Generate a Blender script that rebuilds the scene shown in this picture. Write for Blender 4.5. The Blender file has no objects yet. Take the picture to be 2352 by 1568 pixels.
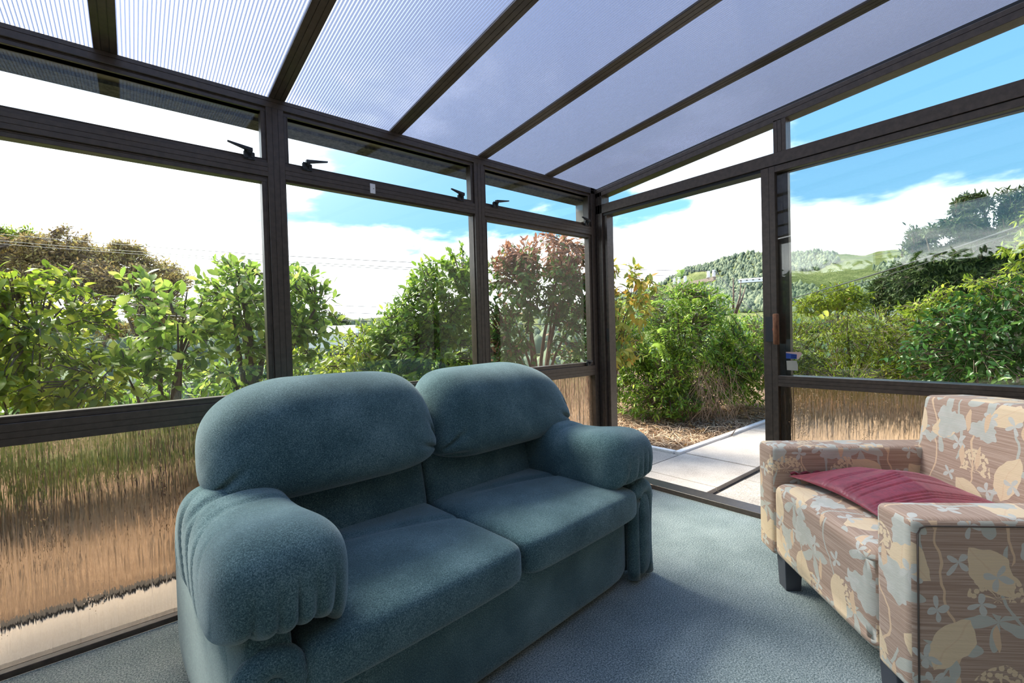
import bpy, bmesh, math, random
import numpy as np
from mathutils import Vector, Matrix

random.seed(7); rng = np.random.default_rng(7)
scene = bpy.context.scene
COL = scene.collection

# ------------------------------------------------------------------ camera
CAM = np.array([-2.7527, -2.2587, 1.1102])
YAW, PITCH, ROLL, FPX = math.radians(39.849), math.radians(-0.9844), math.radians(-1.580), 1044.75
_f = np.array([math.cos(PITCH)*math.sin(YAW), math.cos(PITCH)*math.cos(YAW), math.sin(PITCH)])
_r = np.array([math.cos(YAW), -math.sin(YAW), 0.0]); _u = np.cross(_r, _f)
CR = _r*math.cos(ROLL) + _u*math.sin(ROLL); CU = -_r*math.sin(ROLL) + _u*math.cos(ROLL); CF = _f
cam_d = bpy.data.cameras.new('camera'); cam_o = bpy.data.objects.new('camera', cam_d); COL.objects.link(cam_o)
cam_d.sensor_width = 36.0; cam_d.lens = FPX/2352*36.0; cam_d.clip_start = 0.05; cam_d.clip_end = 5000
cam_o.matrix_world = Matrix(((CR[0], CU[0], -CF[0], CAM[0]), (CR[1], CU[1], -CF[1], CAM[1]), (CR[2], CU[2], -CF[2], CAM[2]), (0, 0, 0, 1)))
scene.camera = cam_o

def at(px, py, depth):
    """world point seen at photo pixel (px, py) at a depth in metres along the view axis"""
    return CAM + (CF + CR*(px-1176)/FPX + CU*(784-py)/FPX)*depth

# ------------------------------------------------------------------ colour management
vs = scene.view_settings
vs.view_transform = 'Standard'; vs.look = 'None'; vs.gamma = 1.0; vs.use_curve_mapping = False
vs.exposure = 1.15
scene.cycles.transparent_max_bounces = 40
scene.cycles.max_bounces = 10
scene.cycles.transmission_bounces = 8
scene.cycles.glossy_bounces = 4
scene.cycles.diffuse_bounces = 4
scene.cycles.caustics_reflective = False

# ------------------------------------------------------------------ node helpers
class S:
    """a socket or number with arithmetic that builds Math nodes"""
    def __init__(s, nt, v): s.nt, s.v = nt, v
    def _op(s, op, *a, clamp=False):
        n = s.nt.nodes.new('ShaderNodeMath'); n.operation = op; n.use_clamp = clamp
        for i, x in enumerate((s,)+a):
            x = x.v if isinstance(x, S) else x
            if isinstance(x, (int, float)): n.inputs[i].default_value = x
            else: s.nt.links.new(x, n.inputs[i])
        return S(s.nt, n.outputs[0])
    def __add__(s, o): return s._op('ADD', o)
    __radd__ = __add__
    def __sub__(s, o): return s._op('SUBTRACT', o)
    def __rsub__(s, o): return S(s.nt, o)._op('SUBTRACT', s)
    def __mul__(s, o): return s._op('MULTIPLY', o)
    __rmul__ = __mul__
    def __truediv__(s, o): return s._op('DIVIDE', o)
    def __pow__(s, o): return s._op('POWER', o)
    def sin(s): return s._op('SINE')
    def cos(s): return s._op('COSINE')
    def abs(s): return s._op('ABSOLUTE')
    def fract(s): return s._op('FRACT')
    def floor(s): return s._op('FLOOR')
    def sqrt(s): return s._op('SQRT')
    def lt(s, o): return s._op('LESS_THAN', o)
    def gt(s, o): return s._op('GREATER_THAN', o)
    def max(s, o): return s._op('MAXIMUM', o)
    def min(s, o): return s._op('MINIMUM', o)
    def atan2(s, o): return s._op('ARCTAN2', o)
    def clamp(s): return s._op('ADD', 0.0, clamp=True)
    def smooth(s, a, b):
        n = s.nt.nodes.new('ShaderNodeMapRange'); n.interpolation_type = 'SMOOTHSTEP'
        s.nt.links.new(s.v, n.inputs['Value']); n.inputs['From Min'].default_value = a; n.inputs['From Max'].default_value = b
        return S(s.nt, n.outputs['Result'])

class G:
    def __init__(g, nt): g.nt = nt
    def new(g, t, **kw):
        n = g.nt.nodes.new(t)
        for k, v in kw.items(): setattr(n, k, v)
        return n
    def put(g, inp, v):
        if isinstance(v, S): v = v.v
        if hasattr(v, 'is_output'): g.nt.links.new(v, inp)
        elif isinstance(v, (tuple, list)) and len(v) == 3 and inp.type == 'RGBA': inp.default_value = (*v, 1)
        else: inp.default_value = v
    def noise(g, vec=None, scale=5.0, detail=2.0, rough=0.5, dist=0.0, out='Fac', dims='3D'):
        n = g.new('ShaderNodeTexNoise', noise_dimensions=dims)
        if vec is not None: g.put(n.inputs['Vector'], vec)
        n.inputs['Scale'].default_value = scale; n.inputs['Detail'].default_value = detail
        n.inputs['Roughness'].default_value = rough; n.inputs['Distortion'].default_value = dist
        return S(g.nt, n.outputs[out]) if out == 'Fac' else n.outputs[out]
    def vor(g, vec, scale, rand=1.0, feature='F1', dims='3D'):
        n = g.new('ShaderNodeTexVoronoi', feature=feature, voronoi_dimensions=dims)
        g.put(n.inputs['Vector'], vec); n.inputs['Scale'].default_value = scale; n.inputs['Randomness'].default_value = rand
        return n
    def coord(g, out='Object'): return g.new('ShaderNodeTexCoord').outputs[out]
    def mapping(g, vec, scale=(1, 1, 1), loc=(0, 0, 0), rot=(0, 0, 0)):
        n = g.new('ShaderNodeMapping'); g.put(n.inputs['Vector'], vec)
        n.inputs['Scale'].default_value = scale; n.inputs['Location'].default_value = loc; n.inputs['Rotation'].default_value = rot
        return n.outputs[0]
    def xyz(g, vec):
        n = g.new('ShaderNodeSeparateXYZ'); g.put(n.inputs[0], vec); return [S(g.nt, o) for o in n.outputs]
    def comb(g, x, y, z=0.0):
        n = g.new('ShaderNodeCombineXYZ')
        for i, v in enumerate((x, y, z)): g.put(n.inputs[i], v)
        return n.outputs[0]
    def mix(g, fac, a, b, blend='MIX'):
        n = g.new('ShaderNodeMix', data_type='RGBA', blend_type=blend)
        g.put(n.inputs[0], fac); g.put(n.inputs[6], a); g.put(n.inputs[7], b); return n.outputs[2]
    def ramp(g, fac, stops, interp='LINEAR'):
        n = g.new('ShaderNodeValToRGB'); g.put(n.inputs[0], fac); cr = n.color_ramp; cr.interpolation = interp
        while len(cr.elements) < len(stops): cr.elements.new(0.5)
        for e, (p, c) in zip(cr.elements, stops): e.position = p; e.color = (*c, 1)
        return n.outputs[0]
    def bump(g, h, strength=0.5, dist=0.01):
        n = g.new('ShaderNodeBump'); g.put(n.inputs['Height'], h)
        n.inputs['Strength'].default_value = strength; n.inputs['Distance'].default_value = dist
        return n.outputs[0]

def new_mat(name):
    m = bpy.data.materials.new(name); m.use_nodes = True
    nt = m.node_tree; nt.nodes.clear(); g = G(nt)
    out = g.new('ShaderNodeOutputMaterial')
    return m, g, out

def principled(g, out, color, rough=0.5, **kw):
    b = g.new('ShaderNodeBsdfPrincipled'); g.put(b.inputs['Base Color'], color); g.put(b.inputs['Roughness'], rough)
    for k, v in kw.items(): g.put(b.inputs[k.replace('_', ' ')], v)
    g.nt.links.new(b.outputs[0], out.inputs['Surface']); return b

def srgb(r, g, b):
    f = lambda c: (c/255/12.92) if c/255 <= 0.04045 else ((c/255+0.055)/1.055)**2.4
    return (f(r), f(g), f(b))

# ------------------------------------------------------------------ world: broken cloud over a blue sky
def build_world():
    w = bpy.data.worlds.new('world'); scene.world = w; w.use_nodes = True
    nt = w.node_tree; nt.nodes.clear(); g = G(nt)
    out = g.new('ShaderNodeOutputWorld'); bg = g.new('ShaderNodeBackground')
    d = g.coord('Generated'); X, Y, Z = g.xyz(d)
    blue = g.ramp(Z, [(0.0, (0.34, 0.46, 0.54)), (0.2, (0.125, 0.285, 0.46)), (0.6, (0.072, 0.20, 0.45)), (1.0, (0.055, 0.155, 0.38))])
    # clouds projected on a flat layer overhead
    zz = Z.max(0.0) + 0.14
    uv = g.comb(X/zz, Y/zz, 0.0)
    n1 = g.noise(g.mapping(uv, loc=(5.2, 1.9, 0.0)), 0.62, 7.0, 0.56, 0.25)
    n2 = g.noise(g.mapping(uv, loc=(7.1, 3.3, 2.0)), 2.3, 5.0, 0.6)
    low = Z.smooth(0.36, 0.08)*0.22                       # more cloud towards the horizon
    cov = (n1 + low + (n2 - 0.5)*0.14 - Z.smooth(0.28, 0.60)*0.065).smooth(0.50, 0.64)
    shade = g.noise(g.mapping(uv, loc=(4.4, 9.2, 1.0)), 1.1, 4.0, 0.55).smooth(0.35, 0.75)
    cloud = g.mix(shade, (1.45, 1.45, 1.45), (0.72, 0.75, 0.84))
    under = 1.0 - Z.smooth(0.28, 0.70)*0.42               # grey undersides overhead
    cloud = g.mix(1.0, cloud, g.comb(under, under, under*1.03), 'MULTIPLY')
    col = g.mix(cov, blue, cloud)
    # bright thin cloud round the sun
    sx, sy, sz = SUN_DIR
    dot = (X*sx + Y*sy + Z*sz).max(0.0)
    glow = (dot**9.0)*0.85
    col2 = g.mix(glow.clamp(), col, (2.0, 1.93, 1.78))
    ground = Z.smooth(-0.02, -0.06)
    col3 = g.mix(ground, col2, (0.20, 0.22, 0.14))
    g.put(bg.inputs['Color'], col3); bg.inputs['Strength'].default_value = SKY_STRENGTH
    nt.links.new(bg.outputs[0], out.inputs[0])

SKY_STRENGTH = 1.45
_saz, _sel = math.radians(-14), math.radians(50)
SUN_DIR = (math.sin(_saz)*math.cos(_sel), math.cos(_saz)*math.cos(_sel), math.sin(_sel))
build_world()
sun_d = bpy.data.lights.new('sun', 'SUN'); sun_o = bpy.data.objects.new('sun', sun_d); COL.objects.link(sun_o)
sun_d.energy = 5.5; sun_d.angle = math.radians(26); sun_d.color = (1.0, 0.93, 0.80)
sun_o.rotation_euler = Vector(SUN_DIR).to_track_quat('Z', 'Y').to_euler()

# ------------------------------------------------------------------ mesh helpers
def link(name, mesh, mat=None, parent=None, smooth=False):
    o = bpy.data.objects.new(name, mesh); COL.objects.link(o)
    if mat is not None:
        for m in (mat if isinstance(mat, (list, tuple)) else [mat]): mesh.materials.append(m)
    if parent is not None: o.parent = parent
    if smooth: mesh.polygons.foreach_set('use_smooth', np.ones(len(mesh.polygons), dtype=bool))
    return o

def mesh_from(name, V, F, mats=None):
    me = bpy.data.meshes.new(name); me.from_pydata([tuple(map(float, v)) for v in V], [], [tuple(int(i) for i in f) for f in F])
    if mats is not None: me.polygons.foreach_set('material_index', np.asarray(mats, dtype=np.int32))
    me.update(); return me

def fast_mesh(name, V, F, rnd=None):
    """V (n,3), F (m,k) equal-sided faces; rnd per-vertex float"""
    V = np.asarray(V, np.float32); F = np.asarray(F, np.int32); k = F.shape[1]
    me = bpy.data.meshes.new(name)
    me.vertices.add(len(V)); me.vertices.foreach_set('co', V.ravel())
    me.loops.add(F.size); me.loops.foreach_set('vertex_index', F.ravel())
    me.polygons.add(len(F)); me.polygons.foreach_set('loop_start', np.arange(0, F.size, k, dtype=np.int32))
    me.polygons.foreach_set('loop_total', np.full(len(F), k, np.int32))
    if rnd is not None:
        a = me.attributes.new('rnd', 'FLOAT', 'POINT'); a.data.foreach_set('value', np.asarray(rnd, np.float32))
    me.update(calc_edges=True); me.validate(); return me

def empty(name, loc=(0, 0, 0), rz=0.0, parent=None):
    o = bpy.data.objects.new(name, None); COL.objects.link(o); o.location = loc; o.rotation_euler = (0, 0, rz)
    o.empty_display_size = 0.1
    if parent is not None: o.parent = parent
    return o

def tag(o, label=None, cat=None, group=None, kind=None):
    if label: o['label'] = label
    if cat: o['category'] = cat
    if group: o['group'] = group
    if kind: o['kind'] = kind
    return o

class MB:
    def __init__(s): s.V, s.F, s.M = [], [], []
    def add(s, V, F, m=0):
        b = len(s.V); s.V += [tuple(v) for v in V]; s.F += [tuple(i+b for i in f) for f in F]; s.M += [m]*len(F); return s
    def box(s, x0, x1, y0, y1, z0, z1, m=0):
        V = [(x, y, z) for x in (x0, x1) for y in (y0, y1) for z in (z0, z1)]
        return s.add(V, [(0, 1, 3, 2), (4, 6, 7, 5), (0, 4, 5, 1), (2, 3, 7, 6), (0, 2, 6, 4), (1, 5, 7, 3)], m)
    def hexa(s, P, m=0):
        """8 corners: bottom 4 ccw, top 4 ccw"""
        return s.add(P, [(3, 2, 1, 0), (4, 5, 6, 7), (0, 1, 5, 4), (1, 2, 6, 5), (2, 3, 7, 6), (3, 0, 4, 7)], m)
    def tube(s, pts, rad, n=8, m=0, cap=True):
        pts = [Vector(p) for p in pts]; rad = rad if isinstance(rad, (list, tuple)) else [rad]*len(pts)
        V, F = [], []; up = Vector((0.31, 0.17, 0.93)).normalized()
        for i, p in enumerate(pts):
            t = (pts[min(i+1, len(pts)-1)] - pts[max(i-1, 0)])
            t = t.normalized() if t.length > 1e-9 else Vector((0, 0, 1))
            a = t.cross(up)
            if a.length < 1e-3: a = t.cross(Vector((1, 0, 0)))
            a.normalize(); b = a.cross(t)
            for j in range(n):
                q = 2*math.pi*j/n; V.append(p + (a*math.cos(q) + b*math.sin(q))*rad[i])
        for i in range(len(pts)-1):
            for j in range(n):
                F.append((i*n+j, i*n+(j+1) % n, (i+1)*n+(j+1) % n, (i+1)*n+j))
        if cap: F.append(tuple(range(n))[::-1]); F.append(tuple((len(pts)-1)*n+j for j in range(n)))
        return s.add(V, F, m)
    def bar(s, p0, p1, wdir, w, ndir, depth, grooves=(), gw=0.0026, gd=0.0022, m=0):
        """extruded section: p0-p1 is the centre of the front face, wdir across it, ndir from front to back"""
        p0, p1, wd, nd = (Vector(v) for v in (p0, p1, wdir, ndir)); wd.normalize(); nd.normalize()
        b = min(0.0015, w*.1)
        prof = [(-w/2, b), (-w/2+b, 0)]
        for gx in sorted(grooves): prof += [(gx-gw/2, 0), (gx-gw/2+.0003, gd), (gx+gw/2-.0003, gd), (gx+gw/2, 0)]
        prof += [(w/2-b, 0), (w/2, b), (w/2, depth), (-w/2, depth)]
        n = len(prof); V = [p0+wd*a+nd*c for a, c in prof] + [p1+wd*a+nd*c for a, c in prof]
        F = [(i, (i+1) % n, n+(i+1) % n, n+i) for i in range(n)] + [tuple(range(n))[::-1], tuple(range(n, 2*n))]
        return s.add(V, F, m)
    def build(s, name, mat, parent=None, smooth=False, bevel=0.0):
        me = mesh_from(name, s.V, s.F, s.M)
        bm = bmesh.new(); bm.from_mesh(me); bmesh.ops.recalc_face_normals(bm, faces=bm.faces)
        if bevel > 0:
            bmesh.ops.bevel(bm, geom=list(bm.edges), offset=bevel, segments=2, profile=0.5, affect='EDGES', clamp_overlap=True)
        bm.to_mesh(me); bm.free()
        return link(name, me, mat, parent, smooth)

_cs = {}
def cube_grid(n):
    """surface of the cube [-1,1]^3, n quads per edge, welded"""
    if n in _cs: return _cs[n]
    idx, V, F = {}, [], []
    def vid(p):
        k = tuple(np.round(p, 6))
        if k not in idx: idx[k] = len(V); V.append(p)
        return idx[k]
    t = np.tan(np.linspace(-1, 1, n+1)*math.pi/4)*0.5 + np.linspace(-1, 1, n+1)*0.5
    for a in range(3):
        for sg in (-1, 1):
            ids = np.zeros((n+1, n+1), int)
            for i in range(n+1):
                for j in range(n+1):
                    p = np.zeros(3); p[a] = sg; p[(a+1) % 3] = t[i]; p[(a+2) % 3] = t[j]; ids[i, j] = vid(p)
            for i in range(n):
                for j in range(n):
                    q = (ids[i, j], ids[i+1, j], ids[i+1, j+1], ids[i, j+1]); F.append(q if sg > 0 else q[::-1])
    _cs[n] = (np.array(V), np.array(F)); return _cs[n]

def puff(n, dims, e, fn=None):
    """superellipsoid cushion on a cube grid, exponents e per axis; fn deforms the (N,3) array"""
    Q, F = cube_grid(n); e = (e, e, e) if isinstance(e, (int, float)) else e
    em = max(e)
    A = np.abs(Q)
    lo, hi = np.zeros(len(Q)), np.full(len(Q), 4.0)
    for _ in range(40):
        md = (lo+hi)/2; val = sum((A[:, k]*md)**e[k] for k in range(3)); lo = np.where(val < 1, md, lo); hi = np.where(val < 1, hi, md)
    P = Q*lo[:, None]*np.array(dims)
    if fn is not None: P = fn(P.copy())
    return P, F

def build_puff(name, n, dims, e, loc, mat, parent, fn=None):
    P, F = puff(n, dims, e, fn); me = fast_mesh(name, P + np.array(loc), F)
    return link(name, me, mat, parent, True)

def vnoise(P, scale, seed=0):
    """cheap smooth pseudo-noise, sum of sines"""
    r = np.random.default_rng(seed); out = np.zeros(len(P))
    for k in range(6):
        d = r.normal(size=3); d /= np.linalg.norm(d); out += np.sin(P@d*scale*(0.7+0.25*k) + r.uniform(0, 6.28))/(1+0.35*k)
    return out/3.2

# ================================================================== materials
def m_frame():
    m, g, out = new_mat('bronze_aluminium')
    n = g.noise(g.coord(), 40, 3, 0.6)
    c = g.mix(n.smooth(0.3, 0.7), (0.052, 0.039, 0.031), (0.078, 0.059, 0.046))
    principled(g, out, c, 0.34, Specular_IOR_Level=0.5, Normal=g.bump(g.noise(g.coord(), 900, 2), 0.05, 0.001)); return m
def m_plain(name, col, rough=0.5, bump=None, var=0.0, scale=30, metal=0.0):
    m, g, out = new_mat(name)
    c = col
    if var: c = g.mix(g.noise(g.coord(), scale, 4, 0.6).smooth(0.25, 0.75), tuple(x*(1-var) for x in col), tuple(min(1, x*(1+var)) for x in col))
    kw = {}
    if bump: kw['Normal'] = g.bump(g.noise(g.coord(), bump[0], 3, 0.6), bump[1], bump[2])
    principled(g, out, c, rough, Metallic=metal, **kw); return m
def schlick(g, f0=0.04):
    ge = g.new('ShaderNodeNewGeometry'); d = g.new('ShaderNodeVectorMath', operation='DOT_PRODUCT')
    g.nt.links.new(ge.outputs['Incoming'], d.inputs[0]); g.nt.links.new(ge.outputs['Normal'], d.inputs[1])
    c = S(g.nt, d.outputs['Value']).abs()
    return ((1.0-c).max(0.0)**5.0)*(1.0-f0) + f0
def m_clear():
    m, g, out = new_mat('clear_glass')
    fr = schlick(g)
    tr = g.new('ShaderNodeBsdfTransparent'); tr.inputs['Color'].default_value = (0.93, 0.95, 0.93, 1)
    gl = g.new('ShaderNodeBsdfGlossy'); gl.inputs['Roughness'].default_value = 0.0; gl.inputs['Color'].default_value = (0.95, 0.95, 0.95, 1)
    mx = g.new('ShaderNodeMixShader'); g.put(mx.inputs[0], fr)
    g.nt.links.new(tr.outputs[0], mx.inputs[1]); g.nt.links.new(gl.outputs[0], mx.inputs[2]); g.nt.links.new(mx.outputs[0], out.inputs[0]); return m
def m_rain():
    m, g, out = new_mat('rain_patterned_bronze_glass')
    co = g.coord()
    wob = g.noise(g.mapping(co, (9, 9, 5)), 1.0, 2, 0.5)
    streak = g.noise(g.mapping(co, (52, 52, 2.6)), 1.0, 1.5, 0.5, 0.6)
    fine = g.noise(g.mapping(co, (120, 120, 12)), 1.0, 2.0, 0.5, 0.3)
    dv = g.vor(g.mapping(co, (110, 110, 60)), 1.0, 1.0)
    drop = S(g.nt, dv.outputs['Distance']).smooth(0.24, 0.05)*0.6*(g.noise(g.mapping(co, (7, 7, 4)), 1.0, 2).smooth(0.5, 0.7))
    h = streak*1.0 + fine*0.30 + drop*0.35 + wob*0.2
    nrm = g.bump(h, 1.0, 0.0075)
    principled(g, out, (0.90, 0.79, 0.67), 0.06, Transmission_Weight=1.0, IOR=1.46, Normal=nrm); return m
def m_poly_skin():
    m, g, out = new_mat('polycarbonate_skin')
    tr = g.new('ShaderNodeBsdfTransparent'); tr.inputs['Color'].default_value = (0.68, 0.71, 0.77, 1)
    tl = g.new('ShaderNodeBsdfTranslucent'); tl.inputs['Color'].default_value = (0.88, 0.88, 0.90, 1)
    gl = g.new('ShaderNodeBsdfGlossy'); gl.inputs['Roughness'].default_value = 0.12
    fr = schlick(g)
    a = g.new('ShaderNodeMixShader'); a.inputs[0].default_value = 0.09
    g.nt.links.new(tr.outputs[0], a.inputs[1]); g.nt.links.new(tl.outputs[0], a.inputs[2])
    b = g.new('ShaderNodeMixShader'); g.put(b.inputs[0], fr*0.6)
    g.nt.links.new(a.outputs[0], b.inputs[1]); g.nt.links.new(gl.outputs[0], b.inputs[2]); g.nt.links.new(b.outputs[0], out.inputs[0]); return m
def m_poly_web():
    m, g, out = new_mat('polycarbonate_web')
    tr = g.new('ShaderNodeBsdfTransparent'); tr.inputs['Color'].default_value = (0.42, 0.46, 0.56, 1)
    tl = g.new('ShaderNodeBsdfTranslucent'); tl.inputs['Color'].default_value = (0.36, 0.40, 0.50, 1)
    a = g.new('ShaderNodeMixShader'); a.inputs[0].default_value = 0.45
    g.nt.links.new(tr.outputs[0], a.inputs[1]); g.nt.links.new(tl.outputs[0], a.inputs[2]); g.nt.links.new(a.outputs[0], out.inputs[0]); return m
def m_carpet():
    m, g, out = new_mat('blue_grey_carpet')
    co = g.coord()
    n = g.noise(co, 190, 2, 0.7); n2 = g.noise(co, 520, 1, 0.5); big = g.noise(co, 3.0, 3, 0.6)
    f = (n*0.75 + n2*0.35 + (big-0.5)*0.20).smooth(0.40, 0.72)
    c = g.ramp(f, [(0.0, (0.060, 0.100, 0.108)), (0.5, (0.215, 0.285, 0.298)), (1.0, (0.50, 0.56, 0.565))])
    principled(g, out, c, 0.95, Sheen_Weight=0.25, Sheen_Roughness=0.5, Specular_IOR_Level=0.15, Normal=g.bump(n*1.0+n2*0.5, 0.9, 0.006)); return m
def m_velvet():
    m, g, out = new_mat('teal_velour')
    co = g.coord()
    n = g.noise(co, 300, 2, 0.7); n2 = g.noise(co, 800, 1, 0.5); big = g.noise(co, 5.5, 3, 0.55)
    f = (n*0.6 + n2*0.35 + (big-0.5)*0.30).smooth(0.30, 0.72)
    c = g.ramp(f, [(0.0, (0.019, 0.050, 0.060)), (0.5, (0.078, 0.146, 0.162)), (1.0, (0.205, 0.300, 0.318))])
    principled(g, out, c, 0.9, Sheen_Weight=0.5, Sheen_Roughness=0.4, Sheen_Tint=(0.75, 0.88, 0.95), Specular_IOR_Level=0.15,
               Normal=g.bump(n*1.0+n2*0.6, 0.45, 0.003)); return m
def m_floral():
    m, g, out = new_mat('floral_upholstery')
    uvn = g.new('ShaderNodeUVMap'); uv0 = uvn.outputs[0]; uv = g.mapping(uv0, (0.62, 0.62, 1))
    wob = g.noise(uv, 16.0, 2, 0.5, out='Color', dims='2D')
    vm = g.new('ShaderNodeVectorMath', operation='MULTIPLY_ADD'); g.put(vm.inputs[0], wob); vm.inputs[1].default_value = (0.024, 0.024, 0); g.put(vm.inputs[2], uv)
    uvw = vm.outputs[0]
    U, V, _ = g.xyz(uvw)
    # fine woven lines across the cloth
    ln = g.noise(g.mapping(uv0, (5, 620, 1)), 1.0, 2, 0.6, dims='2D'); ln2 = g.noise(g.mapping(uv0, (3, 260, 1)), 1.0, 1, 0.5, dims='2D')
    base = g.ramp((ln*0.6+ln2*0.5).smooth(0.32, 0.80), [(0.0, srgb(156, 128, 108)), (0.5, srgb(176, 148, 127)), (1.0, srgb(194, 169, 149))])
    cream, peach, blue, blue2 = srgb(240, 214, 172), srgb(232, 198, 158), srgb(192, 197, 184), srgb(207, 209, 198)
    def cell(scale, off, rnd=0.75):
        n = g.vor(g.mapping(uvw, loc=(off[0], off[1], 0)), scale, rnd, dims='2D')
        d = g.new('ShaderNodeVectorMath', operation='SUBTRACT'); g.put(d.inputs[0], g.mapping(uvw, loc=(off[0], off[1], 0))); g.nt.links.new(n.outputs['Position'], d.inputs[1])
        dx, dy, _z = g.xyz(d.outputs[0]); cr, cg, cb = g.xyz(n.outputs['Color'])
        r = (dx*dx+dy*dy).sqrt(); th = dy.atan2(dx)
        return dx, dy, r, th, cr, cg, cb
    col = base
    # trailing stems
    def stem(width, freq, amp, ph, half):
        u = U + (V*freq+ph).sin()*amp + (V*freq*2.3+ph*2).sin()*amp*0.4
        return ((u/width+ph).fract()-0.5).abs().lt(half/width)
    sm = g.noise(uv, 6.0, 1, 0.5, dims='2D')
    col = g.mix(stem(0.105, 22.0, 0.018, 0.3, 0.0022)*sm.gt(0.42), col, peach)
    col = g.mix(stem(0.125, 17.0, 0.022, 1.7, 0.0026)*sm.lt(0.56), col, blue)
    # slim palmate leaves, blue
    dx, dy, r, th, cr, cg, cb = cell(8.5, (0.31, 0.72))
    col = g.mix(r.lt((((th + cr*0.6)*2.5).cos().abs()**1.6)*0.052)*cg.gt(0.15)*dy.lt(0.012), col, blue)
    # broad cream leaves
    dx, dy, r, th, cr, cg, cb = cell(7.6, (0.05, 0.13))
    ca, sa = ((cr-0.5)*2.4).cos(), ((cr-0.5)*2.4).sin()
    lx, ly = dx*ca + dy*sa, dy*ca - dx*sa
    leaf = (lx.abs()).lt((1.0 - (ly/0.052)*(ly/0.052))*0.027*(1.0+ly*4.0))
    vein = lx.abs().lt(0.0012)
    col = g.mix(leaf*cg.gt(0.14), col, g.mix(vein*0.6, cream, peach))
    # blue poppies with scalloped petals
    dx, dy, r, th, cr, cg, cb = cell(7.0, (0.57, 0.38))
    R = ((th*3.0 + cr*6.28).cos()*0.16 + (th*11.0).cos()*0.05 + 0.80)*(cb*0.016+0.036)
    dyy = dy*1.25
    r2 = (dx*dx + dyy*dyy).sqrt()
    fl = r2.lt(R)*cg.gt(0.08)
    pet = ((th*5.0 + cr*6.28).cos()*0.5+0.5)*(r2/0.045)
    col = g.mix(fl, col, g.mix(pet.clamp(), blue, blue2))
    # cream umbels: small dots on thin rays
    dx, dy, r, th, cr, cg, cb = cell(6.3, (0.83, 0.21))
    dots = S(g.nt, g.vor(uv, 110.0, 0.8, dims='2D').outputs['Distance']).lt(0.46)
    up = dy.gt(-0.006)
    um = (r.lt(0.040)*r.gt(0.018)*up*dots) + (r.lt(0.026)*up*(th*8.0).cos().gt(0.80))
    col = g.mix(um.clamp()*cg.gt(0.10), col, cream)
    # tiny blue sprigs and peach seed heads
    dx, dy, r, th, cr, cg, cb = cell(15.0, (0.44, 0.91))
    col = g.mix(r.lt(((th*2.0+cr*6.28).cos().abs()**1.5)*0.020)*cg.gt(0.3), col, blue2)
    dx, dy, r, th, cr, cg, cb = cell(11.0, (0.14, 0.47))
    col = g.mix(dx.abs().lt((1.0-(dy/0.024)*(dy/0.024))*0.007)*cg.gt(0.3), col, peach)
    weave = g.mix((ln-0.5)*0.5+0.28, col, base)
    principled(g, out, weave, 0.85, Sheen_Weight=0.15, Specular_IOR_Level=0.2, Normal=g.bump(g.noise(g.mapping(uv, (120, 700, 1)), 1.0, 2, dims='2D'), 0.25, 0.002)); return m
def m_leaf(name, stops, trans=0.45, gloss=0.35):
    m, g, out = new_mat(name)
    at_ = g.new('ShaderNodeAttribute', attribute_name='rnd'); f = S(g.nt, at_.outputs['Fac'])
    n = g.noise(g.coord('Object'), 30.0, 2, 0.5)
    c = g.ramp((f + (n-0.5)*0.25).clamp(), stops)
    b = g.new('ShaderNodeBsdfPrincipled'); g.put(b.inputs['Base Color'], c); b.inputs['Roughness'].default_value = gloss; b.inputs['Specular IOR Level'].default_value = 0.4
    tl = g.new('ShaderNodeBsdfTranslucent'); g.put(tl.inputs['Color'], g.mix(0.55, c, (1.0, 0.92, 0.25), 'MULTIPLY') if False else c)
    mx = g.new('ShaderNodeMixShader'); mx.inputs[0].default_value = trans
    g.nt.links.new(b.outputs[0], mx.inputs[1]); g.nt.links.new(tl.outputs[0], mx.inputs[2]); g.nt.links.new(mx.outputs[0], out.inputs[0]); return m
def m_bark(name, a, b):
    m, g, out = new_mat(name); co = g.coord()
    n = g.noise(g.mapping(co, (60, 60, 12)), 1.0, 4, 0.65)
    principled(g, out, g.mix(n.smooth(0.3, 0.7), a, b), 0.9, Normal=g.bump(n, 0.8, 0.01)); return m

M_FRAME = m_frame(); M_CLEAR = m_clear(); M_RAIN = m_rain(); M_SKIN = m_poly_skin(); M_WEB = m_poly_web()
M_BLACK = m_plain('black_plastic', (0.012, 0.013, 0.015), 0.45)
M_DARK = m_plain('dark_hardware', (0.022, 0.026, 0.032), 0.4)
M_WHITE = m_plain('white_plastic', (0.80, 0.80, 0.83), 0.45)
M_CARPET = m_carpet(); M_VELVET = m_velvet(); M_FLORAL = m_floral()

# ================================================================== the setting
RM = 0.0883                                  # roof rises towards the house
def roof_z(y, z0=2.2): return z0 + RM*(-y)
HOUSE_Y, END_X = -3.05, -3.40

# --- floor
fl = MB(); fl.box(END_X-0.06, 0.0, HOUSE_Y, 0.0, -0.06, 0.0)
floor = tag(fl.build('floor', M_CARPET), 'blue grey cut pile carpet over the whole room', kind='structure')

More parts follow.
